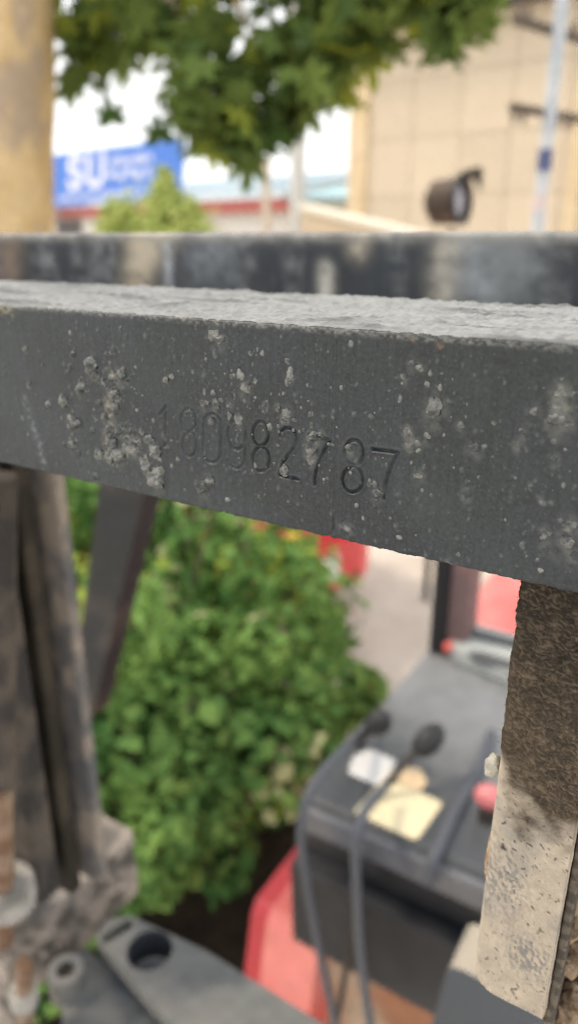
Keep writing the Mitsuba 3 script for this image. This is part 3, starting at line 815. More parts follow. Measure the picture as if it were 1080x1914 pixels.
# things at the far end of the cowl
e = PZ(870, 1200, HC)
part(fk, 'rear_trim', slab([(832, 1200), (860, 1178), (1010, 1222), (1000, 1300), (845, 1236)], HC + .004, .02, .006), 'mat_decal_grey')
solid('mat_decal_grey', (.34, .36, .35), .5)
part(fk, 'trim_strip', slab([(850, 1186), (868, 1176), (1010, 1214), (1010, 1228)], HC + .022, .006, .003), 'mat_trim')
part(fk, 'trim_strip', slab([(872, 1222), (900, 1222), (1000, 1254), (1000, 1266), (885, 1238)], HC + .022, .004, .002), 'mat_trim')
solid('mat_trim', (.06, .065, .07), .5)
part(fk, 'red_tab', slab([(828, 1206), (844, 1200), (846, 1214), (830, 1220)], HC + .022, .004, .001), 'mat_red')
# red rear bonnet
hp = PV(850, 1158, 1.36)
bon = prism([(1.36, hp[2] - .5), (1.36, hp[2] - .02), (1.38, hp[2]), (1.75, hp[2] + .01), (2.1, hp[2] - .03), (2.1, hp[2] - .5)], hp[0], hp[0] + .9, 'u', .02)
part(fk, 'rear_bonnet', truck(bon), 'mat_red_pale', smooth=40, label='pinkish red engine bonnet behind the cowl')
# red front fender and the rusty plate
q0 = PT(468, 1690, 1.0)
UFd, VFd, ZFd = q0
prf = [(VFd + .5, ZFd + .01), (VFd + .008, ZFd), (VFd - .004, ZFd - .014), (VFd - .035, ZFd - .16), (VFd - .05, ZFd - .42), (VFd + .5, ZFd - .42)]
fd = part(fk, 'front_fender', truck(prism(prf, UFd + .028, PV(588, 1800, .6)[0], 'u', .006)), 'mat_red_fender', smooth=40, label='red front body panel under the cowl')
prf2 = [(a + .006, b - .003) for a, b in prf]
part(fd, 'side_edge', truck(prism(prf2, UFd, UFd + .03, 'u', .006)), 'mat_red_shaded', smooth=40)
dirty('mat_red_fender', (.52, .10, .09), (.58, .19, .17), 6, .4, .7, .45, .5)
solid('mat_red_shaded', (.36, .025, .035), .4, .5)  # red darkened to paint the shade on the fender's left strip
fp = PV(640, 1790, .645)
part(fk, 'front_plate', truck(box((PV(588, 1800, .6)[0] - .005, .635, fp[2] - .5), (.4, .66, fp[2] + .02), .004)), 'mat_rust_plate', label='rust orange front plate below the cowl')
dirty('mat_rust_plate', (.30, .145, .085), (.36, .29, .21), 7, .45, .7, .85, .2)
# the rest of the truck, low down and behind (so that it stands on the yard)
part(fk, 'chassis', truck(box((UFd + .05, .75, -1.55), (UFd + 1.05, 2.15, -1.15), .03)), 'mat_red', smooth=40)
for uu in (UFd + .12, UFd + .98):
    for vv in (.95, 1.95):
        w_ = trimesh.creation.cylinder(radius=.25, height=.16, sections=32)
        w_.vertices = np.array(w_.vertices)[:, [2, 0, 1]] + [uu, vv, -1.60]
        part(fk, 'wheel', truck(w_), 'mat_rubber', smooth=40)

# ------------------------------------------------------------------ vegetation
def scatter(tv, tf, pos, R, scale, cols):
    n = len(pos)
    v = np.einsum('nij,kj->nki', R, tv) * scale[:, None, None] + pos[:, None]
    f = (tf[None] + (np.arange(n) * len(tv))[:, None, None]).reshape(-1, 3)
    c = np.repeat(cols, len(tv), 0)
    return tm(v.reshape(-1, 3), f), c


def frames(nrm, rng, spin=None):
    nrm = nrm / np.linalg.norm(nrm, axis=1, keepdims=True)
    r = rng.normal(size=nrm.shape) if spin is None else spin
    a = np.cross(nrm, r)
    a /= np.linalg.norm(a, axis=1, keepdims=True)
    b = np.cross(nrm, a)
    return np.stack([a, b, nrm], -1)


# simple oval leaf with a fold
xs = np.linspace(0, 1, 6)
wv = np.array([.03, .26, .34, .30, .17, 0.005])
OV = np.vstack([np.stack([xs, wv, .10 * np.abs(wv) + .0 * xs - .25 * (xs - .4) ** 2], 1), np.stack([xs, 0 * wv, -.25 * (xs - .4) ** 2], 1), np.stack([xs, -wv, .10 * np.abs(wv) - .25 * (xs - .4) ** 2], 1)])
OF = []
for i in range(5):
    for o_ in (0, 6):
        OF += [[o_ + i, o_ + 6 + i, o_ + 7 + i], [o_ + i, o_ + 7 + i, o_ + 1 + i]]
OF = np.array(OF)
# lobed plane-tree leaf
tips = [(-100, .42), (-62, .62), (-38, .33), (-22, .72), (-10, .55), (0, 1.0), (10, .55), (22, .72), (38, .33), (62, .62), (100, .42)]
pl = [(0, -.0)]
out = []
for i, (a, r) in enumerate([(-128, .30), (-88, .66), (-66, .42), (-52, .60), (-44, .88), (-30, .70), (-22, .46), (-12, .78), (0, 1.05), (12, .78), (22, .46), (30, .70), (44, .88), (52, .60), (66, .42), (88, .66), (128, .30)]):
    out.append((r * math.cos(math.radians(a)), r * math.sin(math.radians(a))))
out = np.array(out)
PLV = np.vstack([[[0, 0, 0]], np.column_stack([out, -.22 * (out ** 2).sum(1) + .10 * np.abs(out[:, 1])])])
PLF = np.array([[0, i, i + 1] for i in range(1, len(out))])

leafmat('mat_leaf', .55, .35)
leafmat('mat_plane_leaf', .75, .5)
# the big shrub beside the truck
sh = thing('shrub', 'leafy green shrub with creamy young leaves beside the lift truck', 'shrub')
cl = []
def ellipsoids_surface(specs, n):
    """points in the outer shell of overlapping ellipsoid clumps, with outward normals"""
    out_p, out_n = [], []
    for c, r, w in specs:
        k = int(n * w)
        d = rng.normal(size=(k, 3))
        d /= np.linalg.norm(d, axis=1, keepdims=True)
        s = 1 - .32 * rng.random(k) ** 1.6
        bump = 1 + .16 * (meshkit.fbm(d * 2.3 + c, 3, 5) - .5) * 2
        out_p.append(c + d * r * (s * bump)[:, None])
        out_n.append(d / r)
    p_, n_ = np.vstack(out_p), np.vstack(out_n)
    return p_, n_ / np.linalg.norm(n_, axis=1, keepdims=True)


specs = []
main_c, main_r = np.array([-.60, 2.15, .42]), np.array([.95, 1.0, .74])
for k in range(120):
    d = rng.normal(size=3); d /= np.linalg.norm(d)
    if d[2] < -.6:
        continue
    c = main_c + d * main_r * rng.uniform(.72, .98)
    if c[2] < .42 and c[0] > -.70 and c[1] < 2.1 and rng.random() < .82:
        continue
    c[0] -= .16 + .50 * max(0, c[1] - 2.0); c[2] -= .12 * max(0, c[1] - 2.3)
    r = rng.uniform(.09, .25)
    specs.append((c, np.array([r, r, r * rng.uniform(.8, 1.2)]), r / .2))
for x, y, F, r in ((240, 1370, 1.55, .17), (310, 1440, 1.5, .15), (230, 1250, 1.75, .17), (350, 1310, 1.7, .17), (430, 1400, 1.65, .15), (330, 1540, 1.42, .12), (270, 1610, 1.35, .11), (400, 1500, 1.5, .10), (300, 1180, 1.9, .15), (370, 955, 2.7, .22), (300, 930, 2.5, .22), (420, 960, 2.9, .2), (240, 940, 2.4, .2), (535, 1035, 2.7, .13), (560, 1075, 2.6, .10), (500, 1000, 2.8, .14), (450, 990, 2.6, .18), (545, 1110, 2.5, .14), (600, 1160, 2.5, .09), (630, 1295, 2.0, .13), (672, 1305, 2.05, .07), (600, 1385, 1.75, .14), (560, 1250, 2.2, .16), (600, 1215, 2.4, .10), (530, 1330, 1.8, .2), (490, 1420, 1.6, .14), (690, 1278, 2.15, .04), (550, 1400, 1.65, .12)):
    specs.append((PF(x, y, F), np.array([r, r, r * .9]), 1.0))
n_l = 290
p_, n_ = ellipsoids_surface(specs, n_l)
ok = p_[:, 2] > .05
p_, n_ = p_[ok], n_[ok]
hz = meshkit.noise(p_ * 3.2, 91)
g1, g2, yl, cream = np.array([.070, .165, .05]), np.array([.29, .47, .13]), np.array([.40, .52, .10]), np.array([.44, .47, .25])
w = rng.random(len(p_))[:, None]
w = np.clip(.62 * w + 1.5 * (meshkit.fbm(p_ * 5, 2, 96)[:, None] - .42), 0, 1)
col = g1 * (1 - w) + g2 * w
s_ = rng.random(len(p_))
col = np.where(((meshkit.noise(p_ * 4.5, 92) > .70) & (s_ < .55))[:, None], yl, col)
col = np.where(((meshkit.noise(p_ * 5.5, 93) > .72) & (s_ < .45))[:, None], cream, col)
nn_ = n_ + rng.normal(0, .55, n_.shape) + [0, 0, .35]
size_ = np.clip(np.exp(rng.normal(math.log(.037), .30, len(p_))), .02, .07)
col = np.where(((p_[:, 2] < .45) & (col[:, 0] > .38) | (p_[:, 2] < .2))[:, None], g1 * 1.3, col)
Rl_ = frames(nn_, rng)
# the 300 leaves that show largest stand as parts of their own, the rest is one part
toward = EYE - p_
dist_ = np.linalg.norm(toward, axis=1)
show = size_ / dist_ * ((n_ * toward).sum(1) / dist_ > .35) * (p_[:, 0] > -1.0)
own = np.argsort(-show)[:300]
rest_ = np.ones(len(p_), bool); rest_[own] = False
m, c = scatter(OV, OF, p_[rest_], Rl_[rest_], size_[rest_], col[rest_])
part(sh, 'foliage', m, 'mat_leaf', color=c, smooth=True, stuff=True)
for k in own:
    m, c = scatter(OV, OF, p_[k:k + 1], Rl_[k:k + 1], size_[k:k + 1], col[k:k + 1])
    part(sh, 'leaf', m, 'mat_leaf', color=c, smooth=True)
solid('mat_twig', (.10, .075, .05), .85)
for k in range(26):
    a = rng.uniform(0, 2 * math.pi)
    base_ = np.array([main_c[0] + .15 * math.cos(a), main_c[1] + .15 * math.sin(a), 0])
    tip = main_c + np.array([math.cos(a) * rng.uniform(.3, .95), math.sin(a) * rng.uniform(.3, .95), rng.uniform(.2, .85)])
    part(sh, 'stem', tube(spline([base_, (base_ + tip) / 2 + [0, 0, .12], tip], 6), np.linspace(.012, .004, 13), 7), 'mat_twig', smooth=True)
def flower(x, y, F, r, mat):
    c = PF(x, y, F)
    nb_ = 7
    ms = []
    for i in range(nb_):
        a = 2 * math.pi * i / nb_
        mm = trimesh.creation.icosphere(subdivisions=1, radius=1)
        mm.vertices = np.array(mm.vertices) * [r * .5, r * .28, r * .12] + [r * .55, 0, .1 * r]
        mm.apply_transform(trimesh.transformations.rotation_matrix(a, [0, 0, 1]))
        mm.vertices = np.array(mm.vertices) + c
        ms.append(mm)
    return part(sh, 'flower', trimesh.util.concatenate(ms), mat, smooth=True)
solid('mat_petal_red', (.30, .03, .02), .6); solid('mat_petal_yellow', (.62, .42, .04), .6)
for x, y, F, r, mt in ((487, 984, 1.75, .022, 'mat_petal_red'), (528, 998, 1.75, .016, 'mat_petal_red'), (545, 1003, 1.78, .022, 'mat_petal_yellow')):
    flower(x, y, F, r, mt)

# plane tree: trunk at the left, crown hanging over the view
tr = thing('plane_tree', 'plane tree with a tan mottled trunk and lobed leaves hanging over the yard', 'tree')
def bark(p, n, uv):
    a = fbm(p.x * 9, p.y * 9, p.z * 4, 4)
    b = fbm(p.x * 16 + 7, p.y * 16, p.z * 7, 3)
    c = mix((.52, .38, .19), (.60, .46, .26), smoothstep(.4, .6, b))
    return mix(c, (.40, .32, .235), smoothstep(.54, .66, a)) * (.9 + .2 * noise(p.x * 60, p.y * 60, p.z * 40))
scene['mat_bark'] = two({'type': 'principled', 'base_color': mikit.proc(bark), 'roughness': .85, 'specular': .2})
tb = PF(95, 430, 2.8)
rt = .17
tx, ty = tb[0] - rt, 2.8
trunk = tube(spline([(tx - .16, ty, -.05), (tx - .12, ty, .6), (tx, ty, 1.9), (tx + .13, ty, 2.9), (tx + .2, ty + .1, 4.4), (tx + .25, ty + .15, 6.0)], 8), np.interp(np.linspace(0, 1, 41), [0, .1, .5, .75, 1], [.24, .19, .17, .15, .08]), 28)
part(tr, 'trunk', rough_up(trunk, .012, 7, 3), 'mat_bark', smooth=True)
branches = [[(tx, ty, 2.9), PF(240, -150, 2.75), PF(400, -60, 2.75), PF(470, 60, 2.75)],
            [(tx, ty, 3.2), PF(300, -160, 2.9), PF(560, -80, 2.7), PF(760, -20, 2.5)],
            [(tx, ty, 2.9), PF(200, -70, 2.75), PF(300, -20, 2.7), PF(350, 60, 2.65)],
            [(tx, ty, 3.7), (tx - .8, ty - .2, 4.4), (tx - 1.8, ty - .3, 4.6)],
            [(tx, ty, 3.8), (tx + .5, ty + 1, 4.6), (tx + .9, ty + 2.0, 4.8)],
            [(tx, ty, 4.2), (tx + .9, ty + .3, 5.2), (tx + 1.7, ty + .4, 5.6)]]
for b in branches:
    s = spline(b, 8)
    part(tr, 'branch', tube(s, np.linspace(.045, .006, len(s)), 9), 'mat_bark', smooth=True)
# leaf clumps: (photo x, y, distance, radius in metres, leaves)
CL = [(185, 40, 3.0, .16, 46), (165, 110, 2.9, .09, 24), (135, 85, 3.0, .06, 12), (240, 10, 2.8, .18, 60), (330, 50, 2.6, .19, 50), (372, 150, 2.5, .13, 30), (368, 225, 2.45, .085, 18), (420, 140, 2.7, .17, 40), (430, 210, 2.6, .12, 26), (460, 255, 2.55, .085, 20),
      (500, 160, 2.7, .15, 32), (520, 225, 2.6, .08, 16), (560, 140, 2.6, .14, 30), (600, 130, 2.7, .13, 34), (605, 50, 2.7, .18, 50), (680, 50, 2.6, .12, 32), (740, 15, 2.5, .12, 34), (810, 15, 2.4, .12, 34), (850, 40, 2.35, .09, 20),
      (865, 5, 2.4, .09, 20), (640, 0, 2.9, .18, 50), (540, -10, 2.9, .20, 40), (450, -20, 2.9, .15, 16), (300, -30, 2.9, .22, 60), (200, -20, 3.0, .2, 50), (600, -140, 2.8, .3, 70), (800, -90, 2.6, .25, 60), (350, -160, 2.9, .4, 110), (160, -190, 3.1, .3, 70)]
pos, dep = [], []
CL = [(x, y, F, r, n if r <= .10 else int(n * .72)) for x, y, F, r, n in CL]
for x, y, F, r, n in CL:
    c = PF(x, y, F)
    d = rng.normal(size=(n, 3)); d /= np.linalg.norm(d, axis=1, keepdims=True)
    pos.append(c + d * (rng.random(n) ** .45 * r)[:, None] * [1, 1.5, 1])
for b in branches[3:]:                         # the crown above and around, out of the frame
    for q_ in spline(b, 6)[7:]:
        d = rng.normal(size=(28, 3)); d /= np.linalg.norm(d, axis=1, keepdims=True)
        pos.append(q_ + d * (rng.random(28) ** .4 * .45)[:, None])
pos = np.vstack(pos)
w = rng.random(len(pos))[:, None]
col = np.array([.085, .135, .045]) * (1 - w) + np.array([.18, .25, .065]) * w
col = np.where((rng.random(len(pos)) < .12 + .30 * np.clip(pos[:, 0] + .05, 0, 1))[:, None], np.array([.34, .40, .07]), col)  # more yellow leaves to the right paint in the backlit translucency
nl = rng.normal(0, .55, pos.shape) + [0, 0, .8]
R_ = frames(nl, rng)
sz = rng.uniform(.075, .12, len(pos))
near = np.zeros(len(pos), bool)
n_first = sum(c[4] for c in CL)
# leaves at the lower silhouette stand as parts of their own
edge_idx, i0 = [], 0
for x, y, F, r, n in CL:
    if r <= .10:
        edge_idx += list(range(i0, i0 + n))
    i0 += n
near[edge_idx] = True
others = [i for i in range(n_first) if not near[i] and pos[i, 2] < 1.85 + .235 * pos[i, 1]]
near[sorted(others, key=lambda i: -sz[i] / np.linalg.norm(pos[i] - EYE))[:max(0, 295 - int(near.sum()))]] = True
m, c = scatter(PLV, PLF, pos[~near], R_[~near], sz[~near], col[~near])
part(tr, 'crown', m, 'mat_plane_leaf', color=c, smooth=True, stuff=True)
for k in np.nonzero(near)[0]:
    m, c = scatter(PLV, PLF, pos[k:k + 1], R_[k:k + 1], sz[k:k + 1], col[k:k + 1])
    part(tr, 'leaf', m, 'mat_plane_leaf', color=c, smooth=True)
for x, y, F in ((210, 228, 2.5), (300, 262, 2.45), (495, 285, 2.5), (385, 268, 2.5), (520, 270, 2.5)):
    R1 = frames(np.array([[.2, -1, .25]]), rng, np.array([[1.0, 0, .2]]))
    m, c = scatter(PLV, PLF, PF(x, y, F)[None], R1, np.array([.085]), np.array([[.05, .09, .025]]))
    part(tr, 'leaf', m, 'mat_plane_leaf', color=c, smooth=True)

# small conical shrub farther off
cs = thing('conical_shrub', 'yellow green young conical shrub in front of the blue sign', 'shrub')
F = 7.5
cc = PF(312, 440, F)
specs = []
for (x, y, r) in ((310, 328, .06), (310, 352, .11), (306, 380, .15), (310, 412, .20), (240, 402, .10), (215, 408, .13), (208, 432, .15), (345, 398, .12), (355, 425, .14), (300, 470, .5), (270, 520, .6), (330, 520, .6)):
    specs.append((PF(x, y, F), np.array([r, r, r * 1.2]), r * 2))
p_, n_ = ellipsoids_surface(specs, 700)
w = rng.random(len(p_))[:, None]
col = np.array([.30, .40, .10]) * (1 - w) + np.array([.60, .64, .24]) * w
m, c = scatter(OV, OF, p_, frames(n_ + rng.normal(0, .5, n_.shape), rng), rng.uniform(.05, .085, len(p_)), col)
part(cs, 'foliage', m, 'mat_leaf', color=c, smooth=True, stuff=True)
part(cs, 'stem', tube([(cc[0], cc[1], 0), (cc[0], cc[1], 2.2)], [.04, .012], 8), 'mat_twig', smooth=True)

# ------------------------------------------------------------------ low building with the sign
lb = thing('low_building', 'low white building with a pale blue roof and a red eaves board', 'building')
solid('mat_white_wall', (.66, .64, .60), .9, .2)
solid('mat_eaves', (.36, .10, .085), .7)
scene['mat_roof'] = two({'type': 'principled', 'base_color': mikit.proc(lambda p, n, uv: mix((.42, .52, .58), (.50, .58, .62), smoothstep(.4, .6, noise(p.x * .7, p.y * .7, p.z)))), 'roughness': .5, 'specular': .4})
solid('mat_window_dark', (.06, .05, .045), .3)
def wpt(x, y, F):
    return PF(x, y, F)
A, B = wpt(60, 397, 27.0), wpt(536, 362, 19.0)
A[2] = B[2] = .5 * (A[2] + B[2])
dirb = (B - A); Lb = np.linalg.norm(dirb[:2]); dirb = dirb / np.linalg.norm(dirb)
nb2 = np.array([dirb[1], -dirb[0], 0]);
if nb2[1] > 0: nb2 = -nb2
eave = A[2]
A2 = A - dirb * 6
Lb += 6
mid_ = A2 + dirb * Lb / 2
part(lb, 'wall', wbox((mid_[0] - nb2[0] * 3, mid_[1] - nb2[1] * 3, 0), dirb, Lb, 6, eave - .1), 'mat_white_wall')
part(lb, 'eaves_board', wbox((mid_[0] + nb2[0] * .25, mid_[1] + nb2[1] * .25, eave - .30), dirb, Lb + .5, .08, .30), 'mat_eaves')
ro = np.array([mid_[0], mid_[1], 0]); e0 = ro + nb2 * .35; e1 = ro - nb2 * 6.4
h2 = Lb / 2 + .3
v = []
for s_, zt in ((e0, eave + .02), (e1, eave + 1.0)):
    for sg in (-1, 1):
        for dz in (0, .08):
            q_ = s_ + dirb * h2 * sg; v.append([q_[0], q_[1], zt + dz])
mroof = trimesh.convex.convex_hull(np.array(v))
rfp = part(lb, 'roof', tm(mroof.vertices, mroof.faces), 'mat_roof')
nrib = 60
for k in range(nrib):
    t_ = (k + .5) / nrib * 2 - 1
    p0, p1 = e0 + dirb * h2 * t_, e1 + dirb * h2 * t_
    part(rfp, 'rib', tube([(p0[0], p0[1], eave + .11), (p1[0], p1[1], eave + 1.09)], .035, 4), 'mat_roof')
wp = wpt(128, 422, 25.0)
def on_wall(x, y):
    _, w_ = ray(x, y)
    t_ = ((A2 - EYE)[:2] @ nb2[:2]) / (w_[:2] @ nb2[:2])
    return EYE + w_ * t_
w0, w1 = on_wall(108, 412), on_wall(152, 412)
wc = (w0 + w1) / 2
wn = part(lb, 'window', wbox((wc[0] + nb2[0] * .03, wc[1] + nb2[1] * .03, w0[2] - .9), dirb, np.linalg.norm((w1 - w0)[:2]), .06, .9), 'mat_window_dark')
# the sign
sg = thing('roof_sign', 'long blue sign with white lettering on the low building', 'sign')
c4 = [wpt(60, 295, 25.5), wpt(342, 259, 22.0), wpt(342, 350, 22.0), wpt(60, 389, 25.5)]
solid('mat_sign_blue', (.07, .19, .60), .5)
solid('mat_sign_white', (.88, .88, .88), .6)
ex = (c4[1] - c4[0]); W_ = np.linalg.norm(ex); ex /= W_
ey0 = (c4[0] - c4[3]); Hs = np.linalg.norm(ey0); ey0 /= Hs
ez = np.cross(ex, ey0); ez /= np.linalg.norm(ez)
if ez[1] > 0: ez = -ez
def sign_pt(a, b, o):
    return c4[3] + ex * a * W_ + ey0 * b * Hs + ez * o
sv = np.array([sign_pt(a, b, o) for o in (0, -.12) for a, b in ((0, 0), (1, 0), (1, 1), (0, 1))])
hull = trimesh.convex.convex_hull(sv)
part(sg, 'panel', tm(hull.vertices, hull.faces), 'mat_sign_blue')
Rm = np.stack([ex, ey0, ez], 1)
def letters(txt, a, b, h, bold):
    for ch in txt:
        if ch != ' ':
            m = meshkit.text_mesh(ch, h, .02, bold)
            wch = m.vertices[:, 0].max()
            m.vertices = np.array(m.vertices) @ Rm.T + sign_pt(a, b, .01)
            if np.linalg.det(Rm) < 0: m.invert()
            part(sg, 'letter', m, 'mat_sign_white')
        else:
            wch = h * .3
        a += (wch + h * .10) / W_
letters('SU', .26, .32, Hs * .60, True)
for row, (b0, b1, a0, a1, n) in enumerate(((.66, .84, .56, .84, 8), (.40, .62, .56, .84, 5), (.10, .22, .22, .80, 15))):
    for k in range(n):
        a = a0 + (a1 - a0) * k / n
        wid = (a1 - a0) / n * W_ * .72; hh = (b1 - b0) * Hs
        st_ = []
        for s_ in range(4):
            if rng.random() < .5:
                bw, bh, ox, oy = wid * rng.uniform(.7, 1), hh * .16, 0, hh * rng.uniform(0, .84)
            else:
                bw, bh, ox, oy = wid * .18, hh * rng.uniform(.7, 1), wid * rng.uniform(0, .8), 0
            b_ = trimesh.creation.box([bw, bh, .02]); b_.vertices = np.array(b_.vertices) + [ox + bw / 2, oy + bh / 2, .003 * s_]
            st_.append(b_)
        m = trimesh.util.concatenate(st_); m.vertices = np.array(m.vertices) @ Rm.T + sign_pt(a, b0, .012)
        if np.linalg.det(Rm) < 0: m.invert()
        part(sg, 'small_letter', m, 'mat_sign_white')
for a in (.15, .5, .85):
    q_ = sign_pt(a, 0, -.2)
    part(sg, 'prop', tube([q_, (q_[0], q_[1], eave - .3)], .04, 8), 'mat_pole_grey')
    q2 = sign_pt(a, .8, -.13)
    part(sg, 'prop', tube([q2, q_], .03, 8), 'mat_pole_grey')
solid('mat_pole_grey', (.40, .42, .43), .6)

# distant teal roofed shed between pole and warehouse
sd = thing('shed', 'far shed with a pale teal roof beside the cream warehouse', 'building')
s0_ = wpt(530, 372, 34); s1_ = wpt(690, 372, 34)
part(sd, 'wall', wbox(((s0_[0] + s1_[0]) / 2, 36.0, 0), (1, 0), s1_[0] - s0_[0], 4, s0_[2]), 'mat_shed_wall')
rv = np.array([[x, y, z] for x in (s0_[0] - .2, s1_[0] + .2) for y, z in ((33.8, s0_[2]), (33.8, s0_[2] + .15), (38.2, s0_[2] + 1.0), (38.2, s0_[2] + 1.15))])
h_ = trimesh.convex.convex_hull(rv)
part(sd, 'roof', tm(h_.vertices, h_.faces), 'mat_shed_roof')
solid('mat_shed_wall', (.42, .47, .44), .8); solid('mat_shed_roof', (.34, .50, .54), .6)

# ------------------------------------------------------------------ cream warehouse
wh = thing('warehouse', 'tall cream panelled warehouse behind the utility pole', 'building')
C0 = np.array([1.19, 16.0, 0]); wd = np.array([.78, -.626, 0]); wd /= np.linalg.norm(wd); wn_ = np.array([wd[1], -wd[0], 0])
if wn_[1] > 0: wn_ = -wn_
Hh, Lw = 5.33, 13.0
dirty('mat_wall_joint', (.42, .345, .24), (.46, .38, .27), 2)
mats = []
for k in range(4):
    f_ = .84 + .02 * k
    mats.append(dirty(f'mat_panel_{k}', (.655 * f_, .56 * f_, .43 * f_), (.67 * f_, .575 * f_, .442 * f_), 1.2, .35, .65, .8, .25, 1.5, k * 3.0, 0, .05))
cen = C0 + wd * Lw / 2 - wn_ * 4.02
part(wh, 'wall', wbox((cen[0], cen[1], 0), wd, Lw, 8, Hh - .02), 'mat_wall_joint')
pw, ph = .95, .98
j = 0
for iu in range(int(Lw / pw)):
    for iz in range(6):
        z0 = -.40 + iz * ph
        z1_ = min(z0 + ph - .016, Hh - .02); z0_ = max(z0, .02)
        c = C0 + wd * (.42 + iu * pw + pw / 2) - wn_ * 0.0
        if .42 + iu * pw + pw > Lw: continue
        part(wh, 'panel', wbox((c[0], c[1], z0_), wd, pw - .016, .03 + .004 * rng.random(), z1_ - z0_), mats[(iu * 3 + iz * 5 + j) % 4]); j += 1
for s_, ww in ((.02, .30), (.33, .10), (4.35, .22)):
    c = C0 + wd * (s_ + ww / 2) + wn_ * .03
    part(wh, 'pilaster', wbox((c[0], c[1], 0), wd, ww, .10, Hh - .03), 'mat_pilaster')
dirty('mat_pilaster', (.58, .46, .29), (.62, .50, .33), 2)
c = C0 + wd * (Lw / 2) - wn_ * 3.85
part(wh, 'eaves', wbox((c[0], c[1], Hh), wd, Lw + .3, 8.5, .06), 'mat_dark_trim')
part(wh, 'roof', wbox((c[0], c[1], Hh + .062), wd, Lw + .35, 8.6, .5), 'mat_roof_grey')
solid('mat_dark_trim', (.10, .095, .09), .7); solid('mat_roof_grey', (.33, .34, .36), .6)

# sloping low wall with a pale coping
lw = thing('ramp_wall', 'low tan wall with a sloping whitish coping before the warehouse', 'wall')
a, b = wpt(570, 381, 11.5), wpt(800, 437, 10.2)
d_ = (b - a); Ld = np.linalg.norm(d_[:2]); n2 = np.array([d_[1], -d_[0], 0]); n2 /= np.linalg.norm(n2)
def sloped(z_off0, z_off1, th, base=None):
    v = []
    for q_ in (a, b):
        for s_ in (-1, 1):
            o_ = q_ + n2 * th * s_
            v.append([o_[0], o_[1], q_[2] + z_off1]); v.append([o_[0], o_[1], q_[2] + z_off0 if base is None else base])
    h = trimesh.convex.convex_hull(np.array(v))
    return tm(h.vertices, h.faces)
part(lw, 'body', sloped(0, -.085, .09, 0.0), 'mat_ramp')
part(lw, 'coping', sloped(-.083, .0, .13), 'mat_coping')
solid('mat_ramp', (.50, .41, .29), .85); solid('mat_coping', (.72, .67, .57), .8)

# ------------------------------------------------------------------ poles
up = thing('utility_pole', 'pale grey utility pole with two dark crossarms before the cream warehouse', 'pole')
F = 7.0
pb = PF(1003, 430, F)
part(up, 'shaft', tube([(pb[0], F, 0), (pb[0], F, 7.5)], [.058, .048], 20), 'mat_pole_white', smooth=40)
dirty('mat_pole_white', (.40, .45, .50), (.50, .53, .56), 5)
zl = PF(1008, 300, F)[2]
lbm = trimesh.creation.cylinder(radius=.0605, height=.17, sections=24); lbm.vertices = np.array(lbm.vertices) + [pb[0], F, zl]
part(up, 'band', lbm, 'mat_band_blue', smooth=40, label='dark blue band on the pole')
zl2 = PF(1003, 378, F)[2]
lbm = trimesh.creation.cylinder(radius=.0605, height=.12, sections=24); lbm.vertices = np.array(lbm.vertices) + [pb[0], F, zl2]
part(up, 'band', lbm, 'mat_band_pink', smooth=40, label='faded pink band on the pole')
solid('mat_band_blue', (.07, .09, .20), .6); solid('mat_band_pink', (.56, .48, .48), .7)
solid('mat_arm', (.085, .07, .055), .8); solid('mat_insulator', (.12, .09, .07), .4)
ad = np.array([1.19, 1.0, 0]); ad /= np.linalg.norm(ad)
for (x0, y0) in ((960, 36), (955, 200)):
    e0_ = PF(x0, y0, 6.74)
    zz = e0_[2]
    st_ = np.array([e0_[0], e0_[1], zz]); Larm = 1.3
    mid2 = st_ + ad * Larm / 2
    arm = part(up, 'crossarm', wbox((mid2[0], mid2[1], zz - .03), ad, Larm, .05, .06), 'mat_arm')
    for t_ in (.04, .14, .52, .66, .9):
        q_ = st_ + ad * Larm * t_
        m = trimesh.creation.revolve(np.array([[0, 0], [.022, 0], [.03, .015], [.018, .03], [.028, .045], [.016, .06], [.02, .08], [0, .085]]), sections=14)
        sgn = -1 if y0 > 100 else 1
        m.vertices = np.array(m.vertices) * [1, 1, sgn] + [q_[0], q_[1], zz + (.03 if sgn > 0 else -.03)]
        part(arm, 'insulator', m, 'mat_insulator', smooth=40)
lp = thing('lamp_post', 'pale grey concrete post between the low building and the warehouse', 'post')
q_ = PF(556, 430, 12)
part(lp, 'shaft', tube([(q_[0], 12, 0), (q_[0], 12, 8)], [.12, .09], 18), 'mat_post_grey', smooth=40)
part(lp, 'base', wbox((q_[0], 12, 0), (1, 0), .5, .5, .15), 'mat_post_grey')
solid('mat_post_grey', (.50, .50, .48), .8)
tp = thing('thin_post', 'slim beige post in front of the low building', 'post')
q_ = PF(497, 300, 13)
part(tp, 'shaft', tube([(q_[0], 13, 0), (q_[0], 13, q_[2])], .07, 14), 'mat_post_beige', smooth=40)
cap = trimesh.creation.icosphere(subdivisions=2, radius=.075); cap.vertices = np.array(cap.vertices) + [q_[0], 13, q_[2]]
part(tp, 'cap', cap, 'mat_post_beige', smooth=True)
solid('mat_post_beige', (.52, .45, .36), .8)

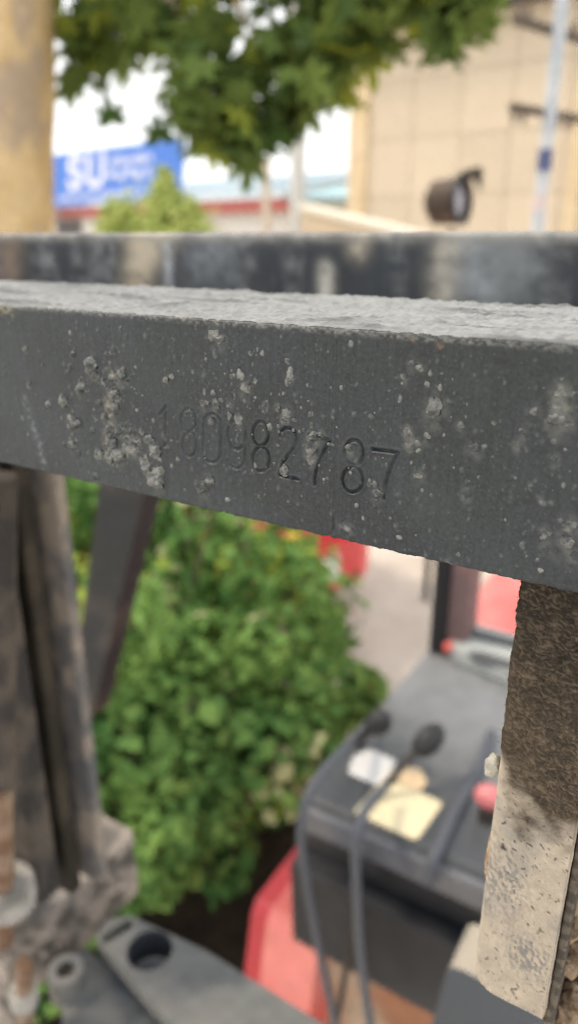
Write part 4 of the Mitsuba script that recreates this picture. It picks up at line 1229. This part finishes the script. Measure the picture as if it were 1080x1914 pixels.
# round work lamp with its wires, on a stalk behind the rear bar
wl = thing('work_lamp', 'round brown lamp with a grey lens and loose wires before the cream warehouse', 'lamp')
F = 3.6
cl_ = PF(848, 376, F)
ax = np.array([.80, -.60, .05]); ax /= np.linalg.norm(ax)
def revolve_axis(profile, axis, c, sections=36):
    m = trimesh.creation.revolve(np.array(profile), sections=sections)
    m.apply_transform(trimesh.geometry.align_vectors([0, 0, 1], axis))
    m.vertices = np.array(m.vertices) + c
    return m
R1 = .098
house = revolve_axis([[0, -.13], [.05, -.125], [.095, -.09], [R1, -.03], [R1, .035], [R1 - .012, .035], [R1 - .012, .0], [0, 0]], ax, cl_)
part(wl, 'housing', house, 'mat_lamp_brown', smooth=40)
part(wl, 'lens', revolve_axis([[0, .030], [.06, .024], [R1 - .014, .006], [R1 - .014, .002], [0, .002]], ax, cl_), 'mat_lens', smooth=40)
part(wl, 'rim', revolve_axis([[R1 - .014, .03], [R1 + .006, .03], [R1 + .006, .045], [R1 - .014, .045], [R1 - .014, .03]], ax, cl_), 'mat_rubber', smooth=40)
dirty('mat_lamp_brown', (.07, .05, .038), (.22, .14, .105), 9)
scene['mat_lens'] = two({'type': 'principled', 'base_color': {'type': 'rgb', 'value': [.26, .27, .32]}, 'roughness': .25, 'specular': .6})
part(wl, 'stalk', tube([cl_ + [0, 0, -.12], (cl_[0], cl_[1], 0)], .018, 12), 'mat_rubber', smooth=40)
solid('mat_wire', (.07, .06, .05), .7)
for k in range(5):
    s0w = PF(845 + 6 * k, 338 + 2 * k, F); s1w = PF(868 + 7 * k, 322 - 2 * k, F - .03); s2w = PF(880 + 4 * k, 318 + 9 * k, F + .02)
    part(wl, 'wire', tube(spline([s0w, s1w, s2w], 6), .008, 6), 'mat_wire', smooth=True)

# ------------------------------------------------------------------ red car far back, half hidden by the shrub
car = thing('parked_car', 'red car with a white number plate parked on the pale yard behind the shrub', 'car')
zc0 = -1.60
q0, q1 = PZ(585, 1103, zc0), PZ(716, 1046, zc0)
w0, w1 = W(q0), W(q1)
cd = (w1 - w0); cd[2] = 0; cd /= np.linalg.norm(cd)        # along the car's rear, to its right end
inn = np.array([-cd[1], cd[0], 0]);
if inn @ np.array([0, 1, 0]) < 0: inn = -inn              # into the car, away from us
wid = 1.65
end = w1.copy()
def cpt(a, b, z):
    q_ = end - cd * a + inn * b
    return [q_[0], q_[1], z]
def car_prism(profile, a0, a1, r):
    """profile (b, z) extruded across the car"""
    p = fillet(profile, r)
    m = trimesh.creation.extrude_polygon(p, a1 - a0, engine='earcut')
    v = np.array(m.vertices)
    m = tm(np.array([cpt(a0 + q_[2], q_[0], q_[1]) for q_ in v]), m.faces)
    m.fix_normals()
    return m
def car_plan(a0, a1, b0, b1, z0, z1, rr, cut=None):
    p = Polygon([(a0, b0), (a1, b0), (a1, b1), (a0, b1)]).buffer(-rr).buffer(rr, quad_segs=8)
    if cut is not None:
        p = p.intersection(Polygon([(a0 - 1, b0 - 1), (a1 + 1, b0 - 1), (a1 + 1, cut), (a0 - 1, cut)]))
    m = trimesh.creation.extrude_polygon(p, z1 - z0, engine='earcut')
    m = tm(np.array([cpt(q_[0], q_[1], z0 + q_[2]) for q_ in np.array(m.vertices)]), m.faces)
    m.fix_normals()
    return m
lower = car_plan(.02, wid - .02, .03, 3.9, .28, .90, .30)
upper = trimesh.convex.convex_hull(np.vstack([car_plan(.10, wid - .10, .15, 3.7, .895, .96, .35).vertices, car_plan(.30, wid - .30, .75, 2.5, 1.36, 1.42, .25).vertices]))
part(car, 'body', lower, 'mat_car_red', smooth=40)
part(car, 'cabin', tm(upper.vertices, upper.faces), 'mat_car_glass', smooth=30)
part(car, 'bumper', car_plan(0, wid, -.07, 3.0, .25, .48, .32, .5), 'mat_car_red', smooth=40)
pc = W(PZ(622, 1062, -1.44)) ; 
aa = (end - pc) @ cd
part(car, 'number_plate', car_prism([(-.095, .32), (-.080, .32), (-.080, .44), (-.095, .44)], aa - .08, aa + .20, 0), 'mat_sign_white')
for a_ in (.14, wid - .14):
    for b_ in (.75, 3.2):
        w_ = trimesh.creation.cylinder(radius=.30, height=.20, sections=28)
        v = np.array(w_.vertices)
        part(car, 'wheel', tm(np.array([cpt(a_ + q_[2], b_ + q_[0], .30 + q_[1]) for q_ in v]), w_.faces), 'mat_rubber', smooth=40)
scene['mat_car_red'] = two({'type': 'principled', 'base_color': {'type': 'rgb', 'value': [.55, .045, .05]}, 'roughness': .3, 'specular': .5, 'clearcoat': .5})
scene['mat_car_glass'] = two({'type': 'principled', 'base_color': {'type': 'rgb', 'value': [.45, .48, .5]}, 'roughness': .1, 'specular': .6})
